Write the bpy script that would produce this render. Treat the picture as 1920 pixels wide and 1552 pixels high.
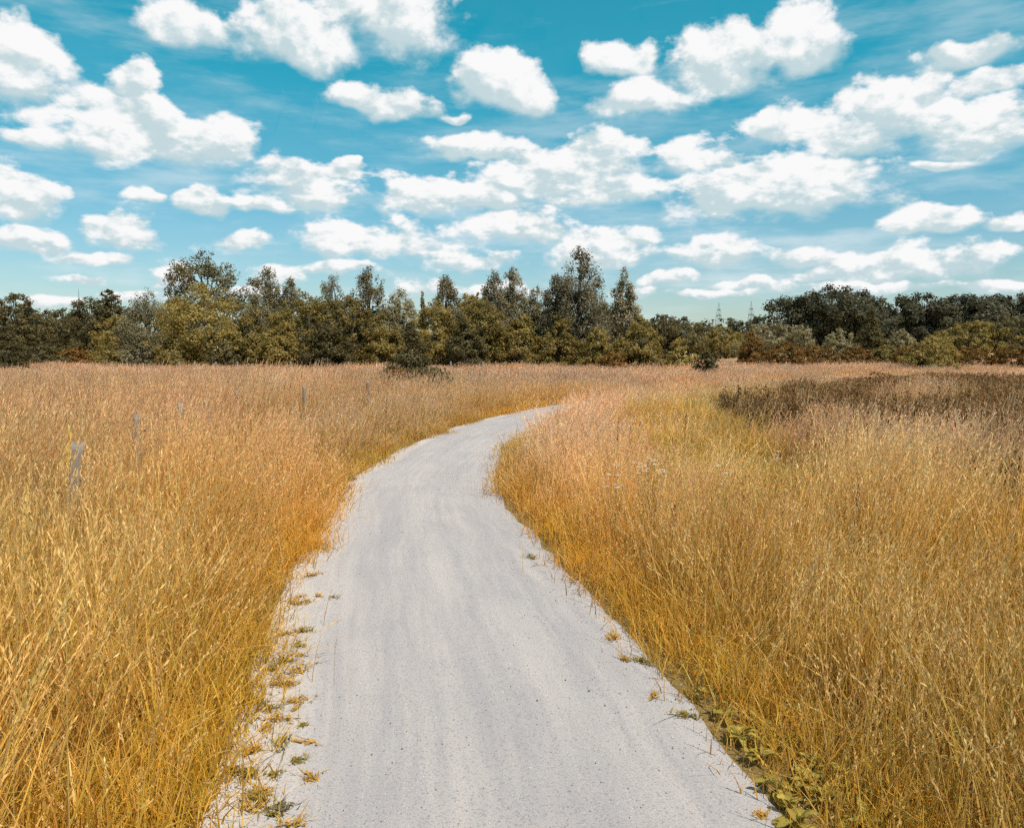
import bpy, math
import numpy as np
from mathutils import Vector, Euler, Matrix

sc = bpy.context.scene
for o in list(bpy.data.objects):
    bpy.data.objects.remove(o)
COL = sc.collection

# ------------------------------------------------------------------ camera
FPX = 1440.0                      # focal length in pixels of the 1920 px wide photograph
PITCH = math.atan(126 / FPX)      # looking slightly down
CAM_H = 1.75
cd = bpy.data.cameras.new('camera')
cd.sensor_fit = 'HORIZONTAL'
cd.sensor_width = 36
cd.lens = 36 * FPX / 1920
cd.clip_start = 0.05
cd.clip_end = 6000
cam = bpy.data.objects.new('camera', cd)
COL.objects.link(cam)
cam.location = (0, 0, CAM_H)
cam.rotation_euler = (math.pi / 2 - PITCH, 0, 0)
sc.camera = cam

# ------------------------------------------------------------------ light, sky, exposure
SUN_EL = math.radians(58)
SUN_AZ = math.radians(138)        # clockwise from +Y: high over the right shoulder
sd = bpy.data.lights.new('sun', 'SUN')
sd.energy = 4.2
sd.angle = math.radians(0.53)
sd.color = (1.0, 0.93, 0.82)
sun = bpy.data.objects.new('sun', sd)
COL.objects.link(sun)
to_sun = Vector((math.sin(SUN_AZ) * math.cos(SUN_EL), math.cos(SUN_AZ) * math.cos(SUN_EL), math.sin(SUN_EL)))
sun.rotation_euler = to_sun.to_track_quat('Z', 'Y').to_euler()

sc.view_settings.view_transform = 'Standard'
sc.view_settings.look = 'None'
sc.view_settings.gamma = 1
sc.view_settings.exposure = 0.35
sc.view_settings.use_curve_mapping = False
cy = sc.cycles
cy.max_bounces = 4
cy.diffuse_bounces = 2
cy.glossy_bounces = 2
cy.transmission_bounces = 2
cy.transparent_max_bounces = 4
cy.use_denoising = False
cy.use_adaptive_sampling = True
cy.adaptive_threshold = 0.06
cy.adaptive_min_samples = 24
cy.caustics_reflective = False
cy.caustics_refractive = False
cy.sample_clamp_indirect = 4


def ray(px, py):
    """world direction through a pixel of the 1920x1552 photograph"""
    a = (px - 960) / FPX
    b = (776 - py) / FPX
    return Vector((a, math.cos(PITCH) + b * math.sin(PITCH), -math.sin(PITCH) + b * math.cos(PITCH)))


def ground(px, py, z=0.0):
    d = ray(px, py)
    t = (z - CAM_H) / d.z
    return Vector((d.x * t, d.y * t, z))


def at(px, py, Y):
    d = ray(px, py)
    t = Y / d.y
    return Vector((d.x * t, Y, CAM_H + d.z * t))


class NT:
    """small helper for node trees"""
    def __init__(s, tree):
        s.t = tree
        s.t.nodes.clear()

    def n(s, typ, ins=(), **kw):
        nd = s.t.nodes.new(typ)
        for k, v in kw.items():
            setattr(nd, k, v)
        for k, v in (ins.items() if isinstance(ins, dict) else enumerate(ins)):
            if v is None:
                continue
            if isinstance(v, bpy.types.NodeSocket):
                s.t.links.new(v, nd.inputs[k])
            else:
                nd.inputs[k].default_value = v
        return nd

    def m(s, op, a, b=None, c=None):
        return s.n('ShaderNodeMath', (a, b, c), operation=op).outputs[0]

    def v(s, op, a, b=None, c=None):
        nd = s.n('ShaderNodeVectorMath', (a, b, c), operation=op)
        return nd.outputs['Value'] if op in ('LENGTH', 'DOT_PRODUCT') else nd.outputs[0]

    def sm(s, x, lo, hi, a=0.0, b=1.0):
        return s.n('ShaderNodeMapRange', {0: x, 1: lo, 2: hi, 3: a, 4: b}, interpolation_type='SMOOTHSTEP').outputs[0]

    def mix(s, f, a, b, blend='MIX'):
        nd = s.n('ShaderNodeMix', data_type='RGBA', blend_type=blend)
        for k, v in ((0, f), (6, a), (7, b)):
            if isinstance(v, bpy.types.NodeSocket):
                s.t.links.new(v, nd.inputs[k])
            else:
                nd.inputs[k].default_value = v if k == 0 or len(v) == 4 else (*v, 1)
        return nd.outputs[2]

    def noise(s, vec, scale, detail=2, rough=0.5, dim='3D', dist=0.0):
        return s.n('ShaderNodeTexNoise', {'Vector': vec, 'Scale': scale, 'Detail': detail, 'Roughness': rough, 'Distortion': dist}, noise_dimensions=dim).outputs[0]


# clouds: centre x, base y, half width, rise above the base, depth below it (photo pixels, turned into sky angles)
CLOUDS = [
    (55, 150, 95, 95, 35), (350, 70, 110, 55, 32), (570, 95, 140, 80, 38), (730, 60, 135, 95, 55), (255, 172, 45, 45, 22),
    (235, 272, 190, 80, 46), (60, 262, 75, 26, 20), (390, 278, 80, 66, 36), (292, 235, 60, 62, 40),
    (672, 192, 55, 34, 20), (755, 212, 65, 38, 20), (840, 228, 42, 13, 9), (935, 170, 90, 72, 50), (985, 198, 75, 52, 36),
    (1200, 198, 120, 52, 36), (1175, 125, 85, 45, 50), (1340, 145, 115, 75, 45), (1512, 112, 75, 86, 58),
    (1600, 262, 140, 85, 50), (1642, 220, 65, 68, 40), (1455, 258, 52, 34, 27), (1840, 258, 145, 80, 55),
    (1810, 112, 98, 36, 30), (1740, 175, 42, 60, 45), (1862, 165, 68, 34, 24), (1760, 318, 58, 15, 13),
    (40, 390, 80, 66, 20), (255, 377, 32, 18, 12), (380, 390, 50, 33, 18), (590, 372, 105, 62, 28), (545, 340, 75, 42, 30),
    (490, 386, 58, 22, 15), (650, 313, 38, 22, 13), (880, 287, 98, 34, 18), (790, 382, 105, 56, 30), (1110, 312, 92, 62, 50),
    (1010, 348, 135, 60, 45), (1125, 368, 112, 42, 26), (905, 388, 85, 45, 26), (1310, 306, 92, 44, 27), (1470, 372, 215, 92, 52),
    (1350, 392, 95, 55, 30), (1745, 421, 88, 35, 13), (1905, 419, 44, 22, 12), (228, 449, 66, 54, 12), (62, 461, 80, 38, 13),
    (165, 486, 62, 19, 10), (450, 459, 68, 38, 10), (700, 466, 150, 54, 22), (980, 441, 110, 46, 18), (885, 498, 80, 34, 12),
    (650, 509, 84, 20, 10), (1125, 481, 115, 50, 20), (1330, 483, 100, 44, 18), (1505, 489, 70, 27, 14), (1720, 509, 160, 50, 22),
    (1265, 529, 64, 22, 11), (140, 528, 50, 18, 9), (95, 569, 45, 17, 8), (322, 532, 42, 42, 13), (530, 521, 64, 24, 11),
    (790, 546, 64, 22, 11), (1420, 541, 95, 20, 10), (1640, 547, 125, 18, 10), (-140, 300, 95, 60, 25), (-110, 470, 60, 34, 12),
    (1180, 552, 70, 16, 9), (1330, 556, 80, 12, 8), (1540, 520, 60, 16, 9), (1880, 545, 80, 20, 11), (480, 548, 60, 18, 9), (960, 548, 90, 20, 11), (250, 560, 60, 16, 9),
    (2070, 170, 90, 60, 40), (2060, 480, 90, 44, 14), (2230, 330, 110, 60, 28), (-290, 200, 110, 70, 40),
]


def pix_angles(px, py):
    d = ray(px, py).normalized()
    return math.atan2(d.x, d.y), math.asin(d.z)


def cloud_rows():
    """sort the clouds into rows whose members do not overlap in azimuth; every row becomes three curves over azimuth"""
    items = []
    for cx, cyy, hw, up, dn in CLOUDS:
        A, E = pix_angles(cx, cyy)
        k = math.cos(math.atan((cx - 960) / FPX)) / FPX
        items.append((A, E, hw * k, up * k))
    rows = []
    for it in sorted(items, key=lambda q: -q[2]):
        for r in rows:
            if all(abs(it[0] - o[0]) > 1.4 * (it[2] + o[2]) for o in r):
                r.append(it)
                break
        else:
            rows.append([it])
    return rows


def build_world():
    w = bpy.data.worlds.new('World')
    sc.world = w
    w.use_nodes = True
    w.cycles.sampling_method = 'NONE'
    T = NT(w.node_tree)
    g = T.n('ShaderNodeTexCoord').outputs['Generated']
    d = T.v('NORMALIZE', g)
    xyz = T.n('ShaderNodeSeparateXYZ', (d,)).outputs
    az = T.m('ARCTAN2', xyz[0], xyz[1])
    el = T.m('ARCSINE', xyz[2])
    # coarse warp of the outlines
    nz = T.n('ShaderNodeTexNoise', {'Vector': d, 'Scale': 17.0, 'Detail': 2.0, 'Roughness': 0.55}).outputs[1]
    wxyz = T.n('ShaderNodeSeparateXYZ', (T.v('SUBTRACT', nz, (0.5, 0.5, 0.5)),)).outputs
    az = T.m('MULTIPLY_ADD', wxyz[0], 0.06, az)
    el2 = T.m('MULTIPLY_ADD', wxyz[1], 0.03, el)
    # the same band of clouds goes on all round the horizon
    a01 = T.m('DIVIDE', T.m('PINGPONG', T.m('ADD', az, math.pi / 4), math.pi / 2), math.pi / 2)
    EMAX, KX = 0.5, 8.0
    acc = accy = None
    N = 180
    for r in cloud_rows():
        xs = np.linspace(0, 1, N)
        aa = xs * math.pi / 2 - math.pi / 4
        dx = np.array([np.abs(aa - A) / hw for A, E, hw, up in r])
        idx = dx.argmin(0)
        cur = [np.minimum(dx.min(0) / KX, 1), np.array([r[i][1] for i in idx]) / EMAX, np.array([r[i][3] for i in idx]) / 0.1]
        nd = T.n('ShaderNodeRGBCurve', {0: 1.0, 1: a01})
        mp = nd.mapping
        mp.use_clip = False
        for ch in range(3):
            c = mp.curves[ch]
            v = cur[ch]
            keep = [i for i in range(N) if i in (0, N - 1) or abs(v[i + 1] - 2 * v[i] + v[i - 1]) > 1e-5]
            c.points[0].location = (0, v[0])
            c.points[1].location = (1, v[-1])
            for i in keep[1:-1]:
                c.points.new(xs[i], v[i])
            for q in c.points:
                q.handle_type = 'VECTOR'
        mp.update()
        o = T.n('ShaderNodeSeparateColor', (nd.outputs[0],)).outputs
        y = T.m('DIVIDE', T.m('MULTIPLY_ADD', o[1], -EMAX, el2), T.m('MULTIPLY', o[2], 0.1))
        yy = T.m('MAXIMUM', y, T.m('MULTIPLY', y, -1 / 0.45))
        x = T.m('MULTIPLY', o[0], KX)
        L = T.m('SQRT', T.m('MULTIPLY_ADD', x, x, T.m('MULTIPLY', yy, yy)))
        if acc is None:
            acc, accy = L, y
        else:
            f = T.sm(T.m('SUBTRACT', acc, L), -0.4, 0.4)
            accy = T.n('ShaderNodeMix', {0: f, 2: accy, 3: y}, data_type='FLOAT').outputs[0]
            acc = T.m('SMOOTH_MIN', acc, L, 0.3)
    L = acc
    fine = T.sm(el, 0.02, 0.35, 1.38, 1.0)
    sc_ = T.n('ShaderNodeVectorMath', {0: T.v('MULTIPLY', d, (1.0, 1.0, 1.35)), 'Scale': fine}, operation='SCALE').outputs[0]
    n1 = T.noise(sc_, 15.0, 6, 0.57)
    lift = T.v('ADD', sc_, (0.010, -0.003, 0.016))
    n2 = T.noise(lift, 15.0, 5, 0.57)
    dens = T.m('ADD', T.m('SUBTRACT', 1.0, L), T.m('MULTIPLY', T.m('SUBTRACT', n1, 0.455), 2.0))
    # clouds overhead, out of the picture
    hp = T.noise(d, 5.0, 4, 0.56)
    over = T.m('MULTIPLY', T.sm(el, 0.45, 0.62), T.m('MULTIPLY', T.m('SUBTRACT', hp, 0.54), 7.0))
    dens = T.m('MAXIMUM', T.m('SUBTRACT', dens, T.sm(el, 0.45, 0.62, 0.0, 3.0)), over)
    soft = T.sm(accy, -0.3, 0.6, 0.75, 0.32)
    alpha = T.sm(T.m('DIVIDE', T.m('ADD', dens, 0.03), soft), 0.0, 1.0)
    alpha = T.m('MULTIPLY', alpha, T.sm(el, -0.01, 0.03))
    # thin veil of wisps
    wv = T.noise(T.v('MULTIPLY', d, (1.0, 1.0, 5.0)), 5.0, 5, 0.6)
    veil = T.m('MULTIPLY', T.sm(wv, 0.44, 0.75), T.sm(el, 0.02, 0.30, 0.85, 0.36))
    # light on the clouds: tops and sun side bright, undersides grey
    relief = T.m('MULTIPLY', T.m('SUBTRACT', n1, n2), 5.0)
    side = T.sm(accy, -0.45, 0.70, -0.42, 0.50)
    lit = T.sm(T.m('ADD', T.m('ADD', relief, side), 0.42), 0.0, 1.0)
    ccol = T.mix(lit, (6.0, 7.5, 7.9), (10.4, 10.4, 10.4))
    sky = T.n('ShaderNodeTexSky', sky_type='NISHITA', sun_disc=False, sun_elevation=SUN_EL, sun_rotation=SUN_AZ,
              altitude=50, air_density=1.0, dust_density=0.6, ozone_density=1.0).outputs[0]
    tint = T.mix(T.sm(el, 0.0, 0.42), (1.02, 1.14, 1.20), (0.045, 1.54, 1.36))
    sky = T.mix(1.0, sky, tint, 'MULTIPLY')
    col = T.mix(alpha, T.mix(veil, sky, (7.9, 9.0, 9.5)), ccol)
    bg = T.n('ShaderNodeBackground', {0: col, 1: 0.072}).outputs[0]
    T.n('ShaderNodeOutputWorld', (bg,))


build_world()


# ------------------------------------------------------------------ mesh helpers
RNG = np.random.default_rng(7)


def mesh_from(name, verts, faces=None, quads=None, tris=None, cols=None, smooth=False, uvs=None):
    """numpy arrays -> mesh; faces is a list of polygons, or quads / tris as index arrays"""
    me = bpy.data.meshes.new(name)
    if faces is not None:
        me.from_pydata([tuple(v) for v in verts], [], faces)
    else:
        verts = np.asarray(verts, np.float32)
        parts, tot, start = [], [], 0
        nq = 0 if quads is None else len(quads)
        nt = 0 if tris is None else len(tris)
        loops = np.concatenate(([quads.reshape(-1)] if nq else []) + ([tris.reshape(-1)] if nt else [])).astype(np.int32)
        ls = np.concatenate((np.arange(nq) * 4, nq * 4 + np.arange(nt) * 3)).astype(np.int32)
        me.vertices.add(len(verts))
        me.vertices.foreach_set('co', verts.reshape(-1))
        me.loops.add(len(loops))
        me.loops.foreach_set('vertex_index', loops)
        me.polygons.add(nq + nt)
        me.polygons.foreach_set('loop_start', ls)
        me.update(calc_edges=True)
    if cols is not None:
        a = me.color_attributes.new('col', 'FLOAT_COLOR', 'POINT')
        c = np.ones((len(me.vertices), 4), np.float32)
        c[:, :3] = cols
        a.data.foreach_set('color', c.reshape(-1))
    if uvs is not None:
        u = me.uv_layers.new(name='uv')
        li = np.empty(len(me.loops), np.int32)
        me.loops.foreach_get('vertex_index', li)
        u.data.foreach_set('uv', np.asarray(uvs, np.float32)[li].reshape(-1))
    if smooth:
        me.polygons.foreach_set('use_smooth', np.ones(len(me.polygons), bool))
    return me


def add(name, me, mat=None, parent=None, **props):
    o = bpy.data.objects.new(name, me)
    COL.objects.link(o)
    if mat is not None and me is not None and not me.materials:
        me.materials.append(mat)
    if parent is not None:
        o.parent = parent
    for k, v in props.items():
        o[k] = v
    return o


def empty(name, loc, label, cat, group=None, rz=0.0):
    o = bpy.data.objects.new(name, None)
    COL.objects.link(o)
    o.location = loc
    o.rotation_euler = (0, 0, rz)
    o['label'] = label
    o['category'] = cat
    if group:
        o['group'] = group
    return o


def tube(pts, rad, sides=6, cap=True):
    """verts, quads, tris of a tapered tube along pts"""
    pts = np.asarray(pts, float)
    n = len(pts)
    tan = np.gradient(pts, axis=0)
    tan /= np.linalg.norm(tan, axis=1)[:, None] + 1e-9
    ref = np.where(np.abs(tan[:, 2:3]) > 0.9, [[1.0, 0, 0]], [[0, 0, 1.0]])
    u = np.cross(tan, ref)
    u /= np.linalg.norm(u, axis=1)[:, None] + 1e-9
    v = np.cross(tan, u)
    th = np.arange(sides) * 2 * math.pi / sides
    ring = pts[:, None] + np.asarray(rad, float).reshape(-1, 1, 1) * (u[:, None] * np.cos(th)[None, :, None] + v[:, None] * np.sin(th)[None, :, None])
    V = ring.reshape(-1, 3)
    i = np.arange(n - 1)[:, None] * sides
    j = np.arange(sides)[None]
    q = np.stack([i + j, i + (j + 1) % sides, i + sides + (j + 1) % sides, i + sides + j], -1).reshape(-1, 4)
    t = np.zeros((0, 3), int)
    if cap:
        V = np.concatenate([V, pts[-1:]])
        c = len(V) - 1
        b = (n - 1) * sides
        t = np.array([[b + k, b + (k + 1) % sides, c] for k in range(sides)])
    return V, q, t


class Acc:
    """collects pieces of one mesh"""
    def __init__(s):
        s.v, s.q, s.t, s.c, s.n = [], [], [], [], 0

    def add(s, V, q=None, t=None, c=None):
        s.v.append(V)
        if q is not None and len(q):
            s.q.append(q + s.n)
        if t is not None and len(t):
            s.t.append(t + s.n)
        if c is not None:
            s.c.append(np.broadcast_to(c, (len(V), 3)))
        s.n += len(V)

    def mesh(s, name, smooth=False):
        return mesh_from(name, np.concatenate(s.v), quads=np.concatenate(s.q) if s.q else None,
                         tris=np.concatenate(s.t) if s.t else None, cols=np.concatenate(s.c) if s.c else None, smooth=smooth)


def fold_noise(x, y, seed=0):
    """cheap smooth 2-D noise in about -1..1"""
    r = np.random.default_rng(seed)
    out = np.zeros(np.shape(x))
    for _ in range(7):
        a, f, ph = r.uniform(0, 2 * math.pi), r.uniform(0.5, 1.9), r.uniform(0, 6.28)
        out += np.sin(f * (np.cos(a) * x + np.sin(a) * y) + ph + 0.8 * np.sin(0.7 * f * (np.sin(a) * x - np.cos(a) * y) + ph))
    return out / 4.0


# ------------------------------------------------------------------ materials
def new_mat(name):
    m = bpy.data.materials.new(name)
    m.use_nodes = True
    return m, NT(m.node_tree)


def leaf_material(name, cols, trans=0.35, gloss=0.06, rough=0.5, vary=0.25):
    """foliage: the leaf's own tint picks between the colours; one plant differs a little from the next"""
    m, T = new_mat(name)
    at_ = T.n('ShaderNodeAttribute', attribute_name='col').outputs
    f = T.n('ShaderNodeSeparateColor', (at_[0],)).outputs
    c = T.mix(f[0], cols[0], cols[1])
    c = T.mix(f[1], c, cols[2])
    rnd = T.n('ShaderNodeObjectInfo').outputs['Random']
    k = T.n('ShaderNodeMapRange', {0: rnd, 1: 0.0, 2: 1.0, 3: 1 - vary, 4: 1 + vary}).outputs[0]
    k = T.m('MULTIPLY', k, T.m('MULTIPLY_ADD', f[2], 0.5, 0.75))
    c = T.n('ShaderNodeVectorMath', {0: c, 'Scale': k}, operation='SCALE').outputs[0]
    d = T.n('ShaderNodeBsdfDiffuse', {0: c}).outputs[0]
    t = T.n('ShaderNodeBsdfTranslucent', {0: c}).outputs[0]
    s = T.n('ShaderNodeMixShader', (trans, d, t)).outputs[0]
    g = T.n('ShaderNodeBsdfGlossy', {0: (1, 1, 1, 1), 'Roughness': rough}).outputs[0]
    s = T.n('ShaderNodeMixShader', (gloss, s, g)).outputs[0]
    T.n('ShaderNodeOutputMaterial', (s,))
    return m


def grass_material(name, trans=0.42, gloss=0.015):
    m, T = new_mat(name)
    a = T.n('ShaderNodeAttribute', attribute_name='col').outputs[0]
    b = T.n('ShaderNodeAttribute', attribute_name='itint', attribute_type='INSTANCER').outputs['Vector']
    c = T.v('MULTIPLY', a, b)
    d = T.n('ShaderNodeBsdfDiffuse', {0: c}).outputs[0]
    t = T.n('ShaderNodeBsdfTranslucent', {0: c}).outputs[0]
    s = T.n('ShaderNodeMixShader', (trans, d, t)).outputs[0]
    g = T.n('ShaderNodeBsdfGlossy', {0: (1, 1, 1, 1), 'Roughness': 0.45}).outputs[0]
    s = T.n('ShaderNodeMixShader', (gloss, s, g)).outputs[0]
    T.n('ShaderNodeOutputMaterial', (s,))
    return m


def vcol_material(name, rough=0.8, trans=0.0):
    m, T = new_mat(name)
    a = T.n('ShaderNodeAttribute', attribute_name='col').outputs[0]
    d = T.n('ShaderNodeBsdfDiffuse', {0: a}).outputs[0]
    if trans:
        t = T.n('ShaderNodeBsdfTranslucent', {0: a}).outputs[0]
        d = T.n('ShaderNodeMixShader', (trans, d, t)).outputs[0]
    T.n('ShaderNodeOutputMaterial', (d,))
    return m


def bark_material():
    m, T = new_mat('bark')
    p = T.n('ShaderNodeTexCoord').outputs['Object']
    n = T.noise(T.v('MULTIPLY', p, (6, 6, 1.5)), 3.0, 4, 0.6)
    c = T.mix(n, (0.035, 0.028, 0.022), (0.13, 0.10, 0.075))
    b = T.n('ShaderNodeBump', {'Strength': 0.6, 'Height': n}).outputs[0]
    s = T.n('ShaderNodeBsdfPrincipled', {'Base Color': c, 'Roughness': 0.9, 'Normal': b}).outputs[0]
    T.n('ShaderNodeOutputMaterial', (s,))
    return m


def post_material():
    m, T = new_mat('weathered_wood')
    p = T.n('ShaderNodeTexCoord').outputs['Object']
    n = T.noise(T.v('MULTIPLY', p, (40, 40, 3)), 2.0, 4, 0.6)
    k = T.noise(T.v('MULTIPLY', p, (9, 9, 5)), 1.5, 3, 0.6)
    c = T.mix(n, (0.12, 0.085, 0.066), (0.37, 0.29, 0.24))
    c = T.mix(T.sm(k, 0.55, 0.75, 0, 0.6), c, (0.30, 0.20, 0.13))
    b = T.n('ShaderNodeBump', {'Strength': 0.7, 'Distance': 0.01, 'Height': n}).outputs[0]
    s = T.n('ShaderNodeBsdfPrincipled', {'Base Color': c, 'Roughness': 0.9, 'Normal': b}).outputs[0]
    T.n('ShaderNodeOutputMaterial', (s,))
    return m


def ground_material():
    m, T = new_mat('dry_soil')
    p = T.n('ShaderNodeNewGeometry').outputs['Position']
    n = T.noise(p, 0.35, 5, 0.6)
    k = T.noise(p, 30.0, 4, 0.65)
    far = T.v('LENGTH', p)
    c = T.mix(n, (0.20, 0.125, 0.045), (0.30, 0.20, 0.075))
    c = T.mix(T.m('MULTIPLY', k, 0.6), c, (0.10, 0.062, 0.025))
    meadow = T.mix(T.noise(p, 0.03, 3, 0.6), (0.42, 0.28, 0.13), (0.50, 0.34, 0.18))   # stubble and pasture beyond the meadow
    c = T.mix(T.sm(far, 60.0, 90.0), c, meadow)
    b = T.n('ShaderNodeBump', {'Strength': 0.5, 'Distance': 0.02, 'Height': k}).outputs[0]
    s = T.n('ShaderNodeBsdfDiffuse', {0: c, 'Normal': b}).outputs[0]
    T.n('ShaderNodeOutputMaterial', (s,))
    return m


def path_material():
    """compacted limestone grit: pale grey lanes worn along the path, fine dark and light grains, sandy left shoulder"""
    m, T = new_mat('limestone_grit')
    uv = T.n('ShaderNodeUVMap', uv_map='uv').outputs[0]
    sp = T.n('ShaderNodeSeparateXYZ', (uv,)).outputs
    pos = T.n('ShaderNodeNewGeometry').outputs['Position']
    lane = T.noise(T.v('MULTIPLY', uv, (3.6, 0.30, 1.0)), 1.0, 5, 0.65)
    lane2 = T.noise(T.v('MULTIPLY', uv, (16.0, 0.6, 1.0)), 1.0, 3, 0.6)
    blot = T.noise(pos, 1.6, 4, 0.6)
    f = T.m('ADD', T.m('MULTIPLY', lane, 0.5), T.m('ADD', T.m('MULTIPLY', lane2, 0.32), T.m('MULTIPLY', blot, 0.18)))
    c = T.mix(T.sm(f, 0.36, 0.64), (0.292, 0.260, 0.266), (0.384, 0.335, 0.322))
    # sandy shoulder on the left
    e = T.m('ADD', sp[0], T.m('MULTIPLY', T.m('SUBTRACT', blot, 0.5), 0.5))
    c = T.mix(T.sm(e, 0.12, 0.42, 0.85, 0.0), c, (0.47, 0.395, 0.35))
    # grains
    g1 = T.noise(pos, 95.0, 2, 0.7)
    c = T.mix(T.sm(g1, 0.50, 0.70, 0, 0.62), c, (0.15, 0.145, 0.16))
    g2 = T.noise(pos, 140.0, 2, 0.7)
    c = T.mix(T.sm(g2, 0.56, 0.74, 0, 0.5), c, (0.58, 0.55, 0.54))
    vo = T.n('ShaderNodeTexVoronoi', {'Vector': pos, 'Scale': 42.0})
    pick = T.m('MULTIPLY', T.sm(vo.outputs['Distance'], 0.12, 0.2, 1.0, 0.0),
               T.m('GREATER_THAN', T.n('ShaderNodeSeparateColor', (vo.outputs['Color'],)).outputs[0], 0.72))
    c = T.mix(T.m('MULTIPLY', pick, 0.55), c, (0.085, 0.08, 0.085))
    h = T.m('ADD', T.m('MULTIPLY', g1, 0.6), T.m('MULTIPLY', g2, 0.4))
    b = T.n('ShaderNodeBump', {'Strength': 0.45, 'Distance': 0.006, 'Height': h}).outputs[0]
    s = T.n('ShaderNodeBsdfDiffuse', {0: c, 'Roughness': 0.6, 'Normal': b}).outputs[0]
    T.n('ShaderNodeOutputMaterial', (s,))
    return m


def stone_material():
    m, T = new_mat('grit_stone')
    r = T.n('ShaderNodeAttribute', attribute_name='itint', attribute_type='INSTANCER').outputs['Vector']
    s = T.n('ShaderNodeBsdfDiffuse', {0: r}).outputs[0]
    T.n('ShaderNodeOutputMaterial', (s,))
    return m


# ------------------------------------------------------------------ ground and path
LEFT_PX = [(430, 1480), (450, 1380), (490, 1250), (520, 1150), (560, 1060), (600, 990), (640, 925), (690, 875), (760, 840), (840, 805),
           (930, 780), (1010, 765), (1080, 755)]
left = [Vector((-0.95, -5, 0)), Vector((-0.97, -1.5, 0)), Vector((-1.0, 1.2, 0))] + [ground(*q) for q in LEFT_PX] + \
       [Vector((4.6, 27.4, 0)), Vector((8.6, 32.2, 0)), Vector((14, 38, 0)), Vector((22, 45, 0)), Vector((34, 53, 0)), Vector((50, 62, 0))]
left = np.array([(v.x, v.y) for v in left])


def smooth_line(p, n, passes=60):
    s = np.concatenate([[0], np.cumsum(np.linalg.norm(np.diff(p, axis=0), axis=1))])
    t = np.linspace(0, s[-1], n)
    q = np.stack([np.interp(t, s, p[:, 0]), np.interp(t, s, p[:, 1])], 1)
    for _ in range(passes):
        q[1:-1] = 0.25 * q[:-2] + 0.5 * q[1:-1] + 0.25 * q[2:]
    return q


left = smooth_line(left, 420)
tg = np.gradient(left, axis=0)
tg /= np.linalg.norm(tg, axis=1)[:, None]
nrm = np.stack([tg[:, 1], -tg[:, 0]], 1)          # to the right of the walking direction
PATH_W = 1.95
WIDTH = np.interp(left[:, 1], [0, 3.3, 5.6, 7.1, 9.2, 12, 30], [2.2, 2.22, 2.12, 2.0, 1.88, 1.82, 1.9])
centre = left + nrm * WIDTH[:, None] / 2
along = np.concatenate([[0], np.cumsum(np.linalg.norm(np.diff(centre, axis=0), axis=1))])


def path_side(x, y, width=False):
    """signed distance from the path's centre line, negative to its left"""
    P = np.stack([np.ravel(x), np.ravel(y)], 1)
    out = np.empty(len(P))
    wid = np.empty(len(P))
    for i in range(0, len(P), 4000):
        q = P[i:i + 4000]
        d = q[:, None] - centre[None]
        k = (d ** 2).sum(-1).argmin(1)
        dd = q - centre[k]
        out[i:i + 4000] = np.sign((dd * nrm[k]).sum(1)) * np.sqrt((dd ** 2).sum(1))
        wid[i:i + 4000] = WIDTH[k]
    return (out.reshape(np.shape(x)), wid.reshape(np.shape(x))) if width else out.reshape(np.shape(x))


def build_ground():
    ys = np.concatenate([np.arange(-30, 80, 1.0), 80 * 1.09 ** np.arange(1, 47)])
    xs = np.concatenate([-60 * 1.09 ** np.arange(46, 0, -1), np.arange(-60, 61, 1.5), 60 * 1.09 ** np.arange(1, 47)])
    X, Y = np.meshgrid(xs, ys)
    Z = 0.03 * fold_noise(X * 0.35, Y * 0.35, 3) * np.clip((np.abs(path_side(X, Y)) - 1.5) / 3, 0, 1) * np.clip((200 - np.abs(Y)) / 100, 0, 1)
    V = np.stack([X, Y, Z], -1).reshape(-1, 3)
    nx, ny = len(xs), len(ys)
    i = np.arange(ny - 1)[:, None] * nx
    j = np.arange(nx - 1)[None]
    q = np.stack([i + j, i + j + 1, i + nx + j + 1, i + nx + j], -1).reshape(-1, 4)
    add('ground', mesh_from('ground', V, quads=q, smooth=True), ground_material(), kind='structure',
        label='dry straw coloured soil and pasture under the meadow grass')
    # path with ragged edges and a faint crown
    cols = 19
    u = np.linspace(0, 1, cols)
    ra = 0.05 * fold_noise(along * 2.2, along * 0, 11) + 0.03 * fold_noise(along * 7, along * 0, 12)
    rb = 0.04 * fold_noise(along * 2.5, along * 0, 13) + 0.03 * fold_noise(along * 8, along * 0, 14)
    a = left + nrm * ra[:, None] - nrm * 0.12
    b = left + nrm * (WIDTH + rb)[:, None] + nrm * 0.05
    P = a[:, None] * (1 - u)[None, :, None] + b[:, None] * u[None, :, None]
    z = 0.012 + 0.025 * (1 - (2 * u - 1) ** 2)[None] + 0.004 * fold_noise(P[..., 0] * 3, P[..., 1] * 1.2, 15)
    z[:, 0] = z[:, -1] = -0.03
    V = np.concatenate([P, z[..., None]], -1).reshape(-1, 3)
    uv = np.stack([np.broadcast_to(u * PATH_W, (len(left), cols)), np.broadcast_to(along[:, None], (len(left), cols))], -1).reshape(-1, 2)
    i = np.arange(len(left) - 1)[:, None] * cols
    j = np.arange(cols - 1)[None]
    q = np.stack([i + j, i + j + 1, i + cols + j + 1, i + cols + j], -1).reshape(-1, 4)
    add('gravel_path', mesh_from('gravel_path', V, quads=q, smooth=True, uvs=uv), path_material(), kind='structure',
        label='pale grey compacted gravel footpath curving away to the right')


build_ground()

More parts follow.
